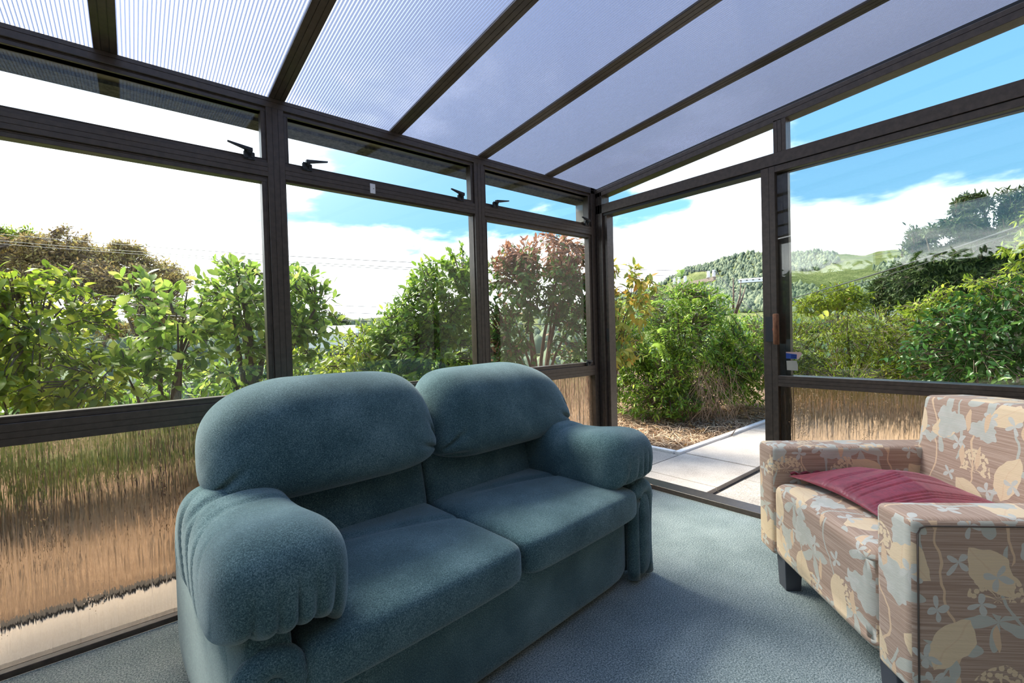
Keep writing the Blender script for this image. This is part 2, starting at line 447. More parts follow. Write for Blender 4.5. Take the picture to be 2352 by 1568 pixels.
# --- left wall: eaves wall of aluminium joinery
WL = tag(empty('wall_left'), 'brown aluminium window wall under the eaves', kind='structure')
POSTS = [(-3.394, -3.322), (-2.262, -2.190), (-1.130, -1.058)]
for a, b in POSTS:
    MB().bar(((a+b)/2, 0, 0.0), ((a+b)/2, 0, 2.155), (1, 0, 0), b-a, (0, 1, 0), 0.075, (-0.012, 0.012)).build('post', M_FRAME, WL)
cp = MB(); cp.bar((-0.028, 0, 0), (-0.028, 0, 2.2), (1, 0, 0), 0.044, (0, 1, 0), 0.075, (0.008,))
cp.box(-0.006, 0.075, 0.004, 0.075, 0, 2.2); cp.build('corner_post', M_FRAME, WL)
MB().bar((END_X, 0, 2.1775), (0.02, 0, 2.1775), (0, 0, 1), 0.045, (0, 1, 0), 0.09, (0.004,)).build('eaves_beam', M_FRAME, WL)
eb = MB(); eb.box(END_X, 0.07, 0.02, 0.10, 2.135, 2.165); eb.build('eaves_channel', M_FRAME, WL)
BAYS = [(-3.322, -2.262), (-2.190, -1.130), (-1.058, -0.050)]
for a, b in BAYS:
    MB().bar((a, 0.0, 1.8745), (b, 0.0, 1.8745), (0, 0, 1), 0.061, (0, 1, 0), 0.07, (-0.010, 0.010)).build('transom', M_FRAME, WL)
    MB().bar((a, 0.0, 0.816), (b, 0.0, 0.816), (0, 0, 1), 0.076, (0, 1, 0), 0.07, (-0.012, 0.010)).build('sill_rail', M_FRAME, WL)
    MB().bar((a, 0.0, 0.0115), (b, 0.0, 0.0115), (0, 0, 1), 0.023, (0, 1, 0), 0.07).build('bottom_rail', M_FRAME, WL)

def pane(name, x0, x1, y, z0, z1, mat, parent, th=0.004):
    return MB().box(x0, x1, y, y+th, z0, z1).build(name, mat, parent)

def sash(parent, a, b, z0, z1, w=0.026, y=0.010, d=0.045):
    for z in (z0+w/2, z1-w/2):
        MB().bar((a, y, z), (b, y, z), (0, 0, 1), w, (0, 1, 0), d, (0.0045,)).build('sash_rail', M_FRAME, parent)
    for x in (a+w/2, b-w/2):
        MB().bar((x, y+.0006, z0+w), (x, y+.0006, z1-w), (1, 0, 0), w, (0, 1, 0), d, (0.0045,)).build('sash_stile', M_FRAME, parent)

def latch(parent, x, z, sgn):
    """awning latch: plate, cam body and a lever pointing away along sgn*x"""
    b = MB(); b.box(x-0.022, x+0.022, -0.006, 0.0, z-0.016, z+0.016); b.box(x-0.020, x-0.004, -0.012, -0.006, z-0.012, z+0.02)
    b.box(x+0.006, x+0.018, -0.010, -0.006, z-0.008, z+0.016)
    for dx in (-0.015, 0.015): b.tube([(x+dx, -0.006, z-0.012), (x+dx, -0.0085, z-0.012)], 0.003, 8)
    body = b.build('window_latch', M_DARK, parent, bevel=0.0012)
    l = MB(); x0, x1 = x-sgn*0.010, x+sgn*0.085
    l.hexa([(x0, -0.034, z+0.010), (x1, -0.040, z+0.030), (x1, -0.030, z+0.030), (x0, -0.012, z+0.010),
            (x0, -0.034, z+0.026), (x1, -0.040, z+0.036), (x1, -0.030, z+0.036), (x0, -0.012, z+0.028)])
    l.tube([(x, -0.008, z+0.012), (x, -0.030, z+0.014)], 0.009, 10)
    l.build('lever', M_DARK, body, bevel=0.001)

wn = 0
def window(label):
    global wn; wn += 1
    return tag(empty('window_%d' % wn), label, kind='structure')
latches = {0: [(-2.335, -1)], 1: [(-2.095, 1), (-1.235, -1)], 2: [(-0.975, 1), (-0.110, -1)]}
for i, (a, b) in enumerate(BAYS):
    w = window('narrow awning window above the transom, bay %s' % ('beside the left edge', 'behind the sofa', 'next to the corner post')[i])
    sash(w, a, b, 1.905, 2.155, 0.020); pane('pane', a+0.018, b-0.018, 0.034, 1.923, 2.137, M_CLEAR, w)
    for x, sg in latches[i]: latch(w, x, 1.918, sg)
for i, (a, b) in enumerate(BAYS):
    w = window('large clear window pane %s' % ('in the left bay', 'in the middle bay behind the sofa', 'with an opening sash next to the corner')[i])
    if i == 1:
        for z in (0.857, 1.841): MB().box(a, b, 0.016, 0.05, z-0.004, z+0.004).build('glazing_bead', M_FRAME, w)
        for x in (a+0.003, b-0.003): MB().box(x-0.003, x+0.003, 0.016, 0.05, 0.861, 1.837).build('glazing_bead', M_FRAME, w)
        pane('pane', a, b, 0.032, 0.855, 1.843, M_CLEAR, w)
    else:
        sash(w, a, b, 0.854, 1.844, 0.024); pane('pane', a+0.022, b-0.022, 0.034, 0.876, 1.822, M_CLEAR, w)
        if i == 2: latch(w, -0.125, 0.868, -1)
for i, (a, b) in enumerate(BAYS):
    w = window('rain patterned bronze glass panel at floor level %s' % ('left of the sofa', 'behind the sofa seat', 'behind the right arm of the sofa')[i])
    pane('pane', a, b, 0.030, 0.023, 0.778, M_RAIN, w, 0.005)

# --- right wall: gable wall with the sliding door
WR = tag(empty('wall_right'), 'dark aluminium gable wall with sliding door', kind='structure')
jb = MB(); jb.bar((0, -0.030, 0), (0, -0.030, 2.16), (0, 1, 0), 0.058, (1, 0, 0), 0.09, (-0.014, 0.012)); jb.build('door_jamb', M_FRAME, WR)
j2 = MB(); j2.bar((0.02, -0.074, 0), (0.02, -0.074, 2.0), (0, 1, 0), 0.030, (1, 0, 0), 0.075, (-0.004, 0.006)); j2.build('door_jamb', M_FRAME, WR)
MB().bar((0, 0.0, 2.0335), (0, HOUSE_Y, 2.0335), (0, 0, 1), 0.067, (1, 0, 0), 0.10, ()).build('door_header', M_FRAME, WR)
dtk = MB(); dtk.box(0.012, 0.10, HOUSE_Y, -0.06, 1.982, 2.0); dtk.build('door_track', M_BLACK, WR)
MB().bar((0, -1.2905, 2.067), (0, -1.2905, 2.242), (0, 1, 0), 0.063, (1, 0, 0), 0.07, (-0.010, 0.010)).build('gable_mullion', M_FRAME, WR)
MB().bar((0, 0.0, 2.1535), (0, HOUSE_Y, 2.1535+0.0862*3.05), (0, 0, 1), 0.056, (1, 0, 0), 0.08, (0.004,)).build('rake_beam', M_FRAME, WR)
sb = MB(); y0, y1 = 0.0, HOUSE_Y
sb.hexa([(0.02, y0, 2.17), (0.09, y0, 2.17), (0.09, y1, 2.17+RM*3.05), (0.02, y1, 2.17+RM*3.05), (0.02, y0, 2.20), (0.09, y0, 2.20), (0.09, y1, 2.20+RM*3.05), (0.02, y1, 2.20+RM*3.05)])
sb.build('rake_channel', M_BLACK, WR)
th_ = MB(); th_.bar((0.0, -0.03, 0.015), (0.0, HOUSE_Y, 0.015), (0, 0, 1), 0.032, (1, 0, 0), 0.12); th_.build('threshold', M_FRAME, WR)
def pane_x(name, x, y0, y1, zf0, zf1, mat, parent, th=0.004):
    """glass at constant x from y0 to y1, bottom and top heights as functions of y"""
    P = [(x, y0, zf0(y0)), (x+th, y0, zf0(y0)), (x+th, y1, zf0(y1)), (x, y1, zf0(y1)), (x, y0, zf1(y0)), (x+th, y0, zf1(y0)), (x+th, y1, zf1(y1)), (x, y1, zf1(y1))]
    return MB().hexa(P).build(name, mat, parent)
rk = lambda y: 2.135+0.0862*(-y)
c_ = lambda v: (lambda y: v)
for i, (y0, y1) in enumerate([(-0.06, -1.259), (-1.322, HOUSE_Y)]):
    w = window('sloping gable glass above the door header, %s' % ('over the door opening', 'over the floral armchair')[i])
    pane_x('pane', 0.035, y0, y1, c_(2.06), rk, M_CLEAR, w)
kp = MB(); kp.box(0.016, 0.022, -0.088, -0.066, 1.03, 1.13); kp.box(0.014, 0.018, -0.083, -0.071, 1.045, 1.07); kp.box(0.014, 0.018, -0.083, -0.071, 1.085, 1.115)
kp.build('lock_keeper', M_BLACK, WR)

def slider(name, label, x, y0, y1, stw):
    d = tag(empty(name), label, kind='structure')
    for y in (y0-stw/2, y1+stw/2):
        MB().bar((x, y, 0.03), (x, y, 1.996), (0, 1, 0), stw, (1, 0, 0), 0.036, (-0.006,)).build('stile', M_FRAME, d)
    a, b = y0-stw, y1+stw
    for z, w, gr in ((1.979, 0.034, ()), (0.806, 0.060, (-0.010, 0.010)), (0.075, 0.09, (0.0,))):
        MB().bar((x+.001, a, z), (x+.001, b, z), (0, 0, 1), w, (1, 0, 0), 0.034, gr).build('rail', M_FRAME, d)
    pane_x('pane', x+0.016, a+.004, b-.004, c_(0.83), c_(1.966), M_CLEAR, d)
    pane_x('rain_glass_pane', x+0.014, a+.004, b-.004, c_(0.115), c_(0.78), M_RAIN, d, 0.005)
    return d
D1 = slider('door_1', 'sliding glass door leaf pushed open, with handle on its stile', 0.002, -1.190, -2.42, 0.072)
D2 = slider('door_2', 'fixed glass door leaf behind the open sliding leaf', 0.052, -1.252, -2.99, 0.058)
# handle: black plate, worn timber grip, red snib
hp = MB(); hp.box(-0.007, 0.002, -1.262, -1.205, 1.025, 1.165); hp.box(-0.022, -0.007, -1.262, -1.252, 1.028, 1.038); hp.box(-0.022, -0.007, -1.262, -1.252, 1.152, 1.162)
hnd = hp.build('handle', M_DARK, D1)
gp = MB(); gp.tube([(-0.030, -1.268, 1.010), (-0.030, -1.268, 1.014), (-0.030, -1.268, 1.176), (-0.030, -1.268, 1.180)], [0.011, 0.0155, 0.0155, 0.011], 12)
M_RUST = m_bark('worn_timber', (0.085, 0.030, 0.014), (0.26, 0.115, 0.055))
gp.build('grip', M_RUST, hnd, True)
MB().box(-0.020, -0.005, -1.252, -1.246, 1.088, 1.100).build('snib', m_plain('red_plastic', (0.45, 0.02, 0.015), 0.4), hnd, bevel=0.001)

# --- ceiling: rafters and fluted twin-wall sheets
CE = tag(empty('ceiling'), 'low pitched roof of dark rafters and clear fluted plastic sheets', kind='structure')
RAFT = [-3.372, -2.794, -2.214, -1.633, -1.057, -0.484]
y0, y1 = 0.012, HOUSE_Y
for x in RAFT:
    MB().bar((x, y0, roof_z(y0)), (x, y1, roof_z(y1)), (1, 0, 0), 0.068, (0, RM, 1), 0.012, (-0.012, 0.012)).build('rafter', M_FRAME, CE)
def roof_sheet(xa, xb):
    ya, yb = 0.13, HOUSE_Y; off, hgt, pitch = 0.010, 0.010, 0.0115
    mb = MB(); n = max(2, int(round((xb-xa)/pitch)))
    zl = lambda y: roof_z(y)+off
    for dz in (0.0, hgt):
        mb.add([(xa, ya, zl(ya)+dz), (xb, ya, zl(ya)+dz), (xb, yb, zl(yb)+dz), (xa, yb, zl(yb)+dz)], [(0, 1, 2, 3)], 0)
    for k in range(n+1):
        x = xa + (xb-xa)*k/n
        mb.add([(x, ya, zl(ya)), (x, yb, zl(yb)), (x, yb, zl(yb)+hgt), (x, ya, zl(ya)+hgt)], [(0, 1, 2, 3)], 1)
        if 0 < k < n:                                   # flat tinted strip, paints in the dark refraction line at each web
            w = 0.0021
            mb.add([(x-w, ya, zl(ya)-.0004), (x+w, ya, zl(ya)-.0004), (x+w, yb, zl(yb)-.0004), (x-w, yb, zl(yb)-.0004)], [(0, 1, 2, 3)], 1)
    me = mesh_from('roof_sheet', mb.V, mb.F, mb.M); return link('roof_sheet', me, [M_SKIN, M_WEB], CE)
xs = RAFT + [0.094]
for a, b in zip(xs[:-1], xs[1:]): roof_sheet(a+0.012, b-0.012)
M_GUT = m_plain('lichen_stained_gutter', (0.075, 0.080, 0.062), 0.9, (120, 0.5, 0.004), 0.75, 60)
gt = MB(); gt.box(END_X-0.1, 0.05, 0.11, 0.125, 2.125, 2.20); gt.box(END_X-0.1, 0.05, 0.125, 0.22, 2.125, 2.135); gt.box(END_X-0.1, 0.05, 0.21, 0.22, 2.135, 2.21)
gt.build('gutter', M_GUT, CE)
dp = MB(); dp.box(0.00, 0.075, 0.12, 0.20, 1.975, 2.125); dp.tube([(0.037, 0.16, 1.98), (0.037, 0.16, 1.90), (0.06, 0.13, 1.86), (0.06, 0.13, -0.1)], 0.028, 12)
dp.build('downpipe', m_plain('grey_downpipe', (0.22, 0.22, 0.22), 0.6), CE)

# --- house wall behind the camera and the near end wall
M_HOUSE = m_plain('house_weatherboard', (0.20, 0.18, 0.16), 0.7, None, 0.08, 4)
hw = MB(); hw.box(-9.0, 9.0, HOUSE_Y-0.12, HOUSE_Y, -0.4, 2.95)
tag(hw.build('wall_back', M_HOUSE), 'cream house wall on the closed side of the sunroom', kind='structure')
WN = tag(empty('wall_near'), 'brown aluminium gable wall at the near end', kind='structure')
for y in (-0.03, -1.02, -2.28, HOUSE_Y+.036):
    MB().bar((END_X, y, 0), (END_X, y, roof_z(y)-.03), (0, 1, 0), 0.068, (-1, 0, 0), 0.06, (-.012, .012)).build('post', M_FRAME, WN)
MB().bar((END_X, 0, 2.155), (END_X, HOUSE_Y, 2.155+RM*3.05), (0, 0, 1), 0.06, (-1, 0, 0), 0.06).build('rake_beam', M_FRAME, WN)
MB().bar((END_X, 0, 0.81), (END_X, HOUSE_Y, 0.81), (0, 0, 1), 0.076, (-1, 0, 0), 0.055).build('sill_rail', M_FRAME, WN)
for y0, y1 in ((-0.06, -0.99), (-1.05, -2.25), (-2.31, -3.0)):
    w = window('glass of the near end wall between two posts')
    pane_x('pane', END_X-0.04, y0, y1, c_(0.84), lambda y: 2.13+RM*(-y), M_CLEAR, w)
    pane_x('rain_glass_pane', END_X-0.04, y0, y1, c_(0.0), c_(0.78), M_RAIN, w, 0.005)

# --- small white plate stuck on the transom
tb = MB(); tb.box(-1.790, -1.762, -0.004, -0.0002, 1.852, 1.902)
tabo = tag(tb.build('contact_plate', M_WHITE, bevel=0.0018), 'small white plastic plate stuck on the transom behind the sofa', 'plate')
MB().tube([(-1.772, -0.004, 1.877), (-1.772, -0.006, 1.877)], 0.0028, 10).build('screw_head', m_plain('dull_steel', (0.35, 0.35, 0.36), 0.4, metal=0.8), tabo)

# --- stickers on the sliding door glass (read from outside, so mirrored from here)
M_STBLUE = m_plain('sticker_blue', (0.010, 0.055, 0.30), 0.5); M_STCLEAR = m_plain('sticker_film', (0.36, 0.35, 0.30), 0.5)
M_STPINK = m_plain('sticker_pale_pink', (0.62, 0.42, 0.38), 0.5)
sx = 0.0135
def poly_x(name, pts, x, mat, parent=None, th=0.0006):
    n = len(pts); V = [(x, y, z) for y, z in pts] + [(x+th, y, z) for y, z in pts]
    F = [tuple(range(n)), tuple(range(n, 2*n))[::-1]] + [(i, (i+1) % n, n+(i+1) % n, n+i) for i in range(n)]
    return MB().add(V, F).build(name, mat, parent)
stk = tag(empty('security_sticker', (sx, -1.33, 0.93)), 'blue and pink alarm sticker with mirrored lettering on door glass', 'sticker')
L = lambda pts: [(y+1.33, z-0.93) for y, z in pts]
poly_x('pink_border', L([(-1.300, 0.968), (-1.372, 0.968), (-1.380, 0.958), (-1.360, 0.930), (-1.350, 0.930), (-1.352, 0.955), (-1.300, 0.962)]), 0.0008, M_STPINK, stk)
poly_x('blue_field', L([(-1.300, 0.962), (-1.354, 0.955), (-1.352, 0.930), (-1.300, 0.932)]), 0.0004, M_STBLUE, stk)
def text_x(body, y, z, size, x, mat, parent):
    c = bpy.data.curves.new('lettering', 'FONT'); c.body = body; c.size = size; c.extrude = 0.0001; c.align_x = 'LEFT'
    o = bpy.data.objects.new('tmp', c); COL.objects.link(o)
    dg = bpy.context.evaluated_depsgraph_get(); me = bpy.data.meshes.new_from_object(o.evaluated_get(dg)); bpy.data.objects.remove(o)
    for v in me.vertices: v.co = (x, y + v.co.x, z + v.co.y)       # reads correctly from outside
    return link('lettering', me, mat, parent)
M_LETTER = m_plain('sticker_letter', (0.62, 0.62, 0.50), 0.5)
text_x('NUT', -0.020, 0.0145, 0.0125, 0.0, M_LETTER, stk); text_x('SECU', -0.022, 0.0045, 0.0115, 0.0, M_LETTER, stk)
tag(poly_x('sticker_residue', [(-1.302, 0.919), (-1.352, 0.921), (-1.358, 0.898), (-1.357, 0.866), (-1.304, 0.868)], sx, M_STCLEAR), 'torn grey paper sticker remnant low on the door glass', 'sticker')

# ================================================================== sofa
SO = tag(empty('sofa', (-1.83, -0.62, 0.0), math.radians(4.0)), 'teal velour two seat sofa with puffy arms in front of the windows', 'sofa')
def sst(a, b, x): t = np.clip((x-a)/(b-a), 0, 1); return t*t*(3-2*t)
# base and back carcass
build_puff('base', 24, (0.71, 0.455, 0.155), (14, 14, 9), (0.0, -0.035, 0.175), M_VELVET, SO)
build_puff('back', 28, (0.735, 0.13, 0.40), (10, 5, 6), (0.0, 0.285, 0.43), M_VELVET, SO)
# lumbar panels below the back cushions
for sx_ in (-1, 1):
    def lf(P):
        P[:, 1] -= 0.02*np.cos(P[:, 0]/0.36*1.5)*np.cos(P[:, 2]/0.17*1.4)
        P[:, 1] += P[:, 2]*0.22; return P
    build_puff('lumbar_panel', 20, (0.352, 0.07, 0.17), (8, 4, 6), (sx_*0.352, 0.10, 0.52), M_VELVET, SO, lf)
# seat cushions
def seat_fn(seed):
    def fn(P):
        x, y, z = P.T.copy()
        top = sst(0.0, 0.04, z)
        P[:, 2] += top*(0.020*np.cos(x/0.35*1.45)*np.cos(y/0.32*1.3) - 0.012) + top*0.004*vnoise(P, 11, seed)
        P[:, 1] -= 0.016*(y < -0.2)*np.cos(x/0.35*1.4)*np.cos(z/0.07*1.2)
        P[:, 0] += 0.006*vnoise(P, 8, seed+3)
        # soft creases where the seat meets the arm and the back
        P[:, 2] -= top*0.010*np.exp(-((y-0.17+0.25*(x+0.2))/0.018)**2)*sst(-0.3, -0.05, x)
        return P
    return fn
for i, cx_ in enumerate((-0.348, 0.352)):
    build_puff('seat_cushion', 40, (0.348, 0.315, 0.072), (14, 12, 6), (cx_, -0.225, 0.372), M_VELVET, SO, seat_fn(i))
# head cushions
def head_fn(seed, sgn):
    def fn(P):
        x, y, z = P.T.copy(); hx, hz = 0.43, 0.205
        front = sst(0.02, -0.12, y)
        P[:, 0] *= 1 + 0.03*sst(0.02, -0.15, z) - 0.085*sst(-0.02, 0.19, z)   # fuller below, narrower on top
        P[:, 1] += z*0.30                                              # leans back
        P[:, 1] -= front*0.035*np.cos(x/hx*1.4)*np.cos((z+0.03)/hz*1.4)
        out = x*sgn                                                    # + towards the arm
        P[:, 2] -= 0.040*sst(0.12, 0.44, out)*sst(-0.05, 0.2, z)       # shoulder falls away
        P[:, 2] -= 0.012*sst(-0.30, -0.43, out)
        P[:, 1] -= 0.04*sst(0.2, 0.43, out)*sst(0.1, -0.2, z)          # lower corner comes forward on the arm
        P += (0.007*vnoise(P, 9, seed))[:, None]*np.array([0.3, 1, 0.6])
        # gathered corner creases at both bottom corners
        for cx, cz, s in ((-0.42, -0.15, 1.0), (0.42, -0.13, 1.0)):
            dx, dz = x-cx, z-cz; r = np.hypot(dx, dz); a = np.arctan2(dz, dx)
            P[:, 1] += front*0.024*s*np.maximum(0, np.sin(a*9+seed))**3*np.exp(-((r-0.08)/0.055)**2)
        return P
    return fn
build_puff('back_cushion', 48, (0.405, 0.165, 0.190), (5.5, 2.4, 3.5), (-0.372, 0.115, 0.785), M_VELVET, SO, head_fn(1, -1))
build_puff('back_cushion', 48, (0.420, 0.165, 0.192), (5.5, 2.4, 3.5), (0.432, 0.105, 0.772), M_VELVET, SO, head_fn(2, 1))
# arms
for sgn in (-1, 1):
    arm = build_puff('arm', 24, (0.055, 0.475, 0.255), (8, 12, 5), (sgn*0.752, -0.03, 0.275), M_VELVET, SO)
    def pad_fn(P, sgn=sgn):
        x, y, z = P.T.copy()
        inner = -x*sgn
        fr = sst(-0.12, -0.36, y)
        ang = np.arctan2(z+0.02, x)                                   # around the arm
        P[:, 0] *= 1 + 0.10*fr - 0.05*np.cos((y-0.05)/0.2)*sst(0.25, 0.0, np.abs(y-0.08))
        P[:, 2] += (0.014*np.cos((y+0.02)*11.0+math.pi))*sst(-0.05, 0.1, z)       # dip in the middle
        # the pad straddles the arm: hollow underside
        low = sst(0.02, -0.13, z)
        P[:, 2] += low*0.085*(1-np.clip(np.abs(x+sgn*0.01)/0.155, 0, 1)**2.2)
        P[:, 2] -= low*0.035*sst(0.02, 0.16, inner)                    # inner side reaches the seat
        # droop of the rounded front
        P[:, 2] -= 0.035*fr*sst(0.05, -0.15, z)
        P[:, 2] += fr*low*(0.035*sst(0.02, 0.14, -inner) - 0.045*sst(0.05, 0.15, inner)*(sgn < 0))
        P[:, 1] += 0.03*fr*sst(0.0, 0.14, np.abs(x))*low
        # gathers on the front face
        g_ = sst(-0.20, -0.33, y)*sst(0.075, -0.03, z)
        gather = np.abs(np.sin(x*70 + 0.9*np.sin(x*23)))**0.45
        P[:, 1] += g_*0.020*(1-gather); P[:, 2] += g_*0.007*(1-gather)
        # stretched folds over the outer side
        fo = sst(-0.03, 0.13, x*sgn)*sst(-0.2, -0.02, y)
        ph = (y*1.0 - z*0.55)
        P[:, 0] -= sgn*fo*0.010*np.maximum(0, np.sin(ph*62))**3
        tf = sst(0.05, 0.12, z)*np.exp(-((y-0.10)/0.09)**2)
        P[:, 2] -= tf*0.011*np.maximum(0, np.sin((y+0.12*x*sgn)*62))**3
        P += (0.004*vnoise(P, 12, 5+sgn))[:, None]*np.array([1, 0.3, 0.7])
        return P
    build_puff('arm_pad', 64, (0.148, 0.365, 0.148), (3.0, 4.6, 2.9), (sgn*0.708, -0.195, 0.535 if sgn < 0 else 0.520), M_VELVET, SO, pad_fn)
    # front of the arm: centre panel with padded rolls round it
    xi, xo = sgn*0.700, sgn*0.815
    build_puff('front_panel', 20, (0.040, 0.030, 0.185), (3.5, 2.4, 3.5), (sgn*0.757, -0.505, 0.215), M_VELVET, SO)
    pts, rad = [], []
    for z in np.linspace(0.02, 0.33, 8): pts.append((xo-sgn*(0.012*math.sin(z*9)), -0.490, z)); rad.append(0.032)
    for q in np.linspace(0, math.pi, 11)[1:-1]:
        pts.append((sgn*0.757+sgn*0.055*math.cos(q), -0.492-0.006*math.sin(q), 0.345+0.075*math.sin(q))); rad.append(0.034)
    for z in np.linspace(0.33, 0.02, 8): pts.append((xi+sgn*0.008, -0.490, z)); rad.append(0.028)
    MB().tube(pts, rad, 14).build('front_roll', M_VELVET, SO, True)
    build_puff('side_panel', 16, (0.03, 0.40, 0.21), (3, 8, 6), (sgn*0.785, 0.0, 0.235), M_VELVET, SO)

# ================================================================== floral armchair
CH = tag(empty('armchair', (-0.629, -1.976, 0.0), math.radians(225)), 'square floral fabric armchair with cream and pale blue flower print', 'armchair')
def box_uv(o, ox=0.0, oy=0.0):
    me = o.data; uv = me.uv_layers.new(name='UVMap')
    nl = len(me.loops); co = np.zeros(len(me.vertices)*3); me.vertices.foreach_get('co', co); co = co.reshape(-1, 3)
    li = np.zeros(nl, np.int32); me.loops.foreach_get('vertex_index', li)
    U = np.zeros((nl, 2))
    for p in me.polygons:
        n = p.normal; ax = max(range(3), key=lambda k: abs(n[k])*(1.0, 1.0, 0.9)[k])
        s = list(p.loop_indices); c = co[li[s]]
        if ax == 0: U[s] = np.stack([c[:, 1]+ox+1.3, c[:, 2]+oy], 1)
        elif ax == 1: U[s] = np.stack([c[:, 0]+ox, c[:, 2]+oy], 1)
        else: U[s] = np.stack([c[:, 0]+ox, c[:, 1]*-1+oy+0.75], 1)
    uv.data.foreach_set('uv', U.ravel())
def soft_box(name, x0, x1, y0, y1, z0, z1, mat, parent, r=0.018, seg=4, fn=None, cuts=0, uvo=(0, 0)):
    bm = bmesh.new(); bmesh.ops.create_cube(bm, size=1.0)
    for v in bm.verts: v.co = ((x0+x1)/2+v.co.x*(x1-x0), (y0+y1)/2+v.co.y*(y1-y0), (z0+z1)/2+v.co.z*(z1-z0))
    if cuts: bmesh.ops.subdivide_edges(bm, edges=list(bm.edges), cuts=cuts, use_grid_fill=True)
    es = [e for e in bm.edges if e.calc_face_angle(0) > 0.5]
    bmesh.ops.bevel(bm, geom=es, offset=r, segments=seg, profile=0.5, affect='EDGES', clamp_overlap=True)
    if fn:
        for v in bm.verts: v.co = fn(v.co.copy())
    me = bpy.data.meshes.new(name); bm.to_mesh(me); bm.free()
    o = link(name, me, mat, parent, True); box_uv(o, *uvo)
    return o
aw = 0.132
for sgn in (-1, 1):
    x0, x1 = sorted((sgn*0.44, sgn*(0.44-aw)))
    a = soft_box('arm', x0, x1, -0.39, 0.36, 0.135, 0.60, M_FLORAL, CH, 0.020, 4, uvo=(0.2*sgn, 0.03))
    # seam piping round the outer face
    e = 0.005; xo = sgn*(0.44+0.0005); yy0, yy1, zz0, zz1 = -0.372, 0.345, 0.153, 0.582
    pp = [(xo, yy0, zz0), (xo, yy0, zz1-0.02), (xo, yy0+0.006, zz1-0.006), (xo, yy0+0.02, zz1), (xo, yy1, zz1)]
    MB().tube(pp, 0.0022, 6).build('seam', m_plain('seam_thread', (0.10, 0.075, 0.06), 0.9) if sgn == -1 else bpy.data.materials['seam_thread'], a, True)
def seat_top(c):
    t = min(1, max(0, (c.z-0.38)/0.06))
    c.z += t*(0.022*math.cos(c.x/0.31*1.4)*math.cos((c.y+0.12)/0.30*1.2)-0.006)
    return c
soft_box('seat_cushion', -0.307, 0.307, -0.392, 0.20, 0.140, 0.455, M_FLORAL, CH, 0.045, 6, seat_top, 7, (0.06, 0.06))
soft_box('under_frame', -0.307, 0.307, -0.36, 0.33, 0.130, 0.26, M_FLORAL, CH, 0.012, 3, uvo=(0.06, 0.06))
def back_fn(c):
    c.y += (c.z-0.40)*0.14
    t = min(1, max(0, (c.z-0.62)/0.18)); c.z += t*0.024*math.cos(c.x/0.36*1.35)
    if c.y < 0.30: c.y -= 0.022*math.cos(c.x/0.36*1.4)*math.cos((c.z-0.6)/0.22*1.2)
    return c
soft_box('backrest', -0.345, 0.345, 0.185, 0.335, 0.30, 0.80, M_FLORAL, CH, 0.040, 6, back_fn, 7, (0.11, 0.17))
M_LEG = m_plain('dark_grey_painted_wood', (0.055, 0.058, 0.072), 0.45)
for lx in (-0.31, 0.31):
    for ly in (-0.325, 0.30):
        MB().hexa([(lx-.030, ly-.030, 0), (lx+.030, ly-.030, 0), (lx+.030, ly+.030, 0), (lx-.030, ly+.030, 0),
                   (lx-.036, ly-.036, .14), (lx+.036, ly-.036, .14), (lx+.036, ly+.036, .14), (lx-.036, ly+.036, .14)]).build('leg', M_LEG, CH, bevel=0.003)
# ---- red cushion
def m_red():
    m, g, out = new_mat('red_faux_silk'); co = g.coord()
    n = g.noise(co, 45, 4, 0.6); st = g.noise(g.mapping(co, (40, 700, 40)), 1.0, 2)
    c = g.ramp((n*0.6+st*0.4).smooth(0.3, 0.7), [(0.0, (0.125, 0.008, 0.018)), (1.0, (0.27, 0.022, 0.040))])
    principled(g, out, c, 0.5, Sheen_Weight=0.4, Sheen_Tint=(1.0, 0.55, 0.6), Normal=g.bump(n, 0.3, 0.006)); return m
cang = math.radians(225+8)
_c = Matrix.Rotation(math.radians(225), 3, 'Z') @ Vector((-0.085, -0.070, 0))
CU_ = tag(empty('cushion', (-0.629+_c.x, -1.976+_c.y, 0.495), cang), 'dark red pin tucked cushion lying flat on the floral armchair seat', 'cushion')
def red_cover():
    n = 140; h = 0.235; V, F = [], []
    t = np.linspace(-1, 1, n+1)
    U, W = np.meshgrid(t, t, indexing='ij')
    def edge(a): return np.clip(1-np.abs(a), 0, 1)
    prof = (edge(U)**0.55)*(edge(W)**0.55)
    pull = 1 - 0.085*(1-U**2)*np.abs(W)**3 ; pull2 = 1 - 0.085*(1-W**2)*np.abs(U)**3
    X = U*h*pull2; Y = W*h*pull
    tuck = np.zeros_like(U)
    for c in (-0.80, -0.74, -0.68, -0.30, -0.24, 0.10, 0.16, 0.22, 0.62, 0.68, 0.74, 0.36):
        tuck += np.exp(-((U-c)/0.016)**2)
    top = 0.075*prof - 0.0045*tuck*np.minimum(1, prof*3) + 0.006*np.sin(U*5+W*3)*prof
    bot = -0.020*prof
    sag = -0.010*np.abs(U*W)**1.5
    P1 = np.stack([X, Y, top+sag], -1).reshape(-1, 3); P2 = np.stack([X, Y, bot+sag-0.0015], -1).reshape(-1, 3)
    N = (n+1)**2
    for i in range(n):
        for j in range(n):
            a, b, c, d = i*(n+1)+j, (i+1)*(n+1)+j, (i+1)*(n+1)+j+1, i*(n+1)+j+1
            F.append((a, b, c, d)); F.append((N+d, N+c, N+b, N+a))
    rim = [i*(n+1) for i in range(n+1)] + [n*(n+1)+j for j in range(1, n+1)] + [i*(n+1)+n for i in range(n-1, -1, -1)] + [j for j in range(n-1, 0, -1)]
    for k in range(len(rim)):
        a, b = rim[k], rim[(k+1) % len(rim)]; F.append((b, a, N+a, N+b))
    return fast_mesh('cover', np.concatenate([P1, P2]), F)
link('cover', red_cover(), m_red(), CU_, True)
fl_ = []
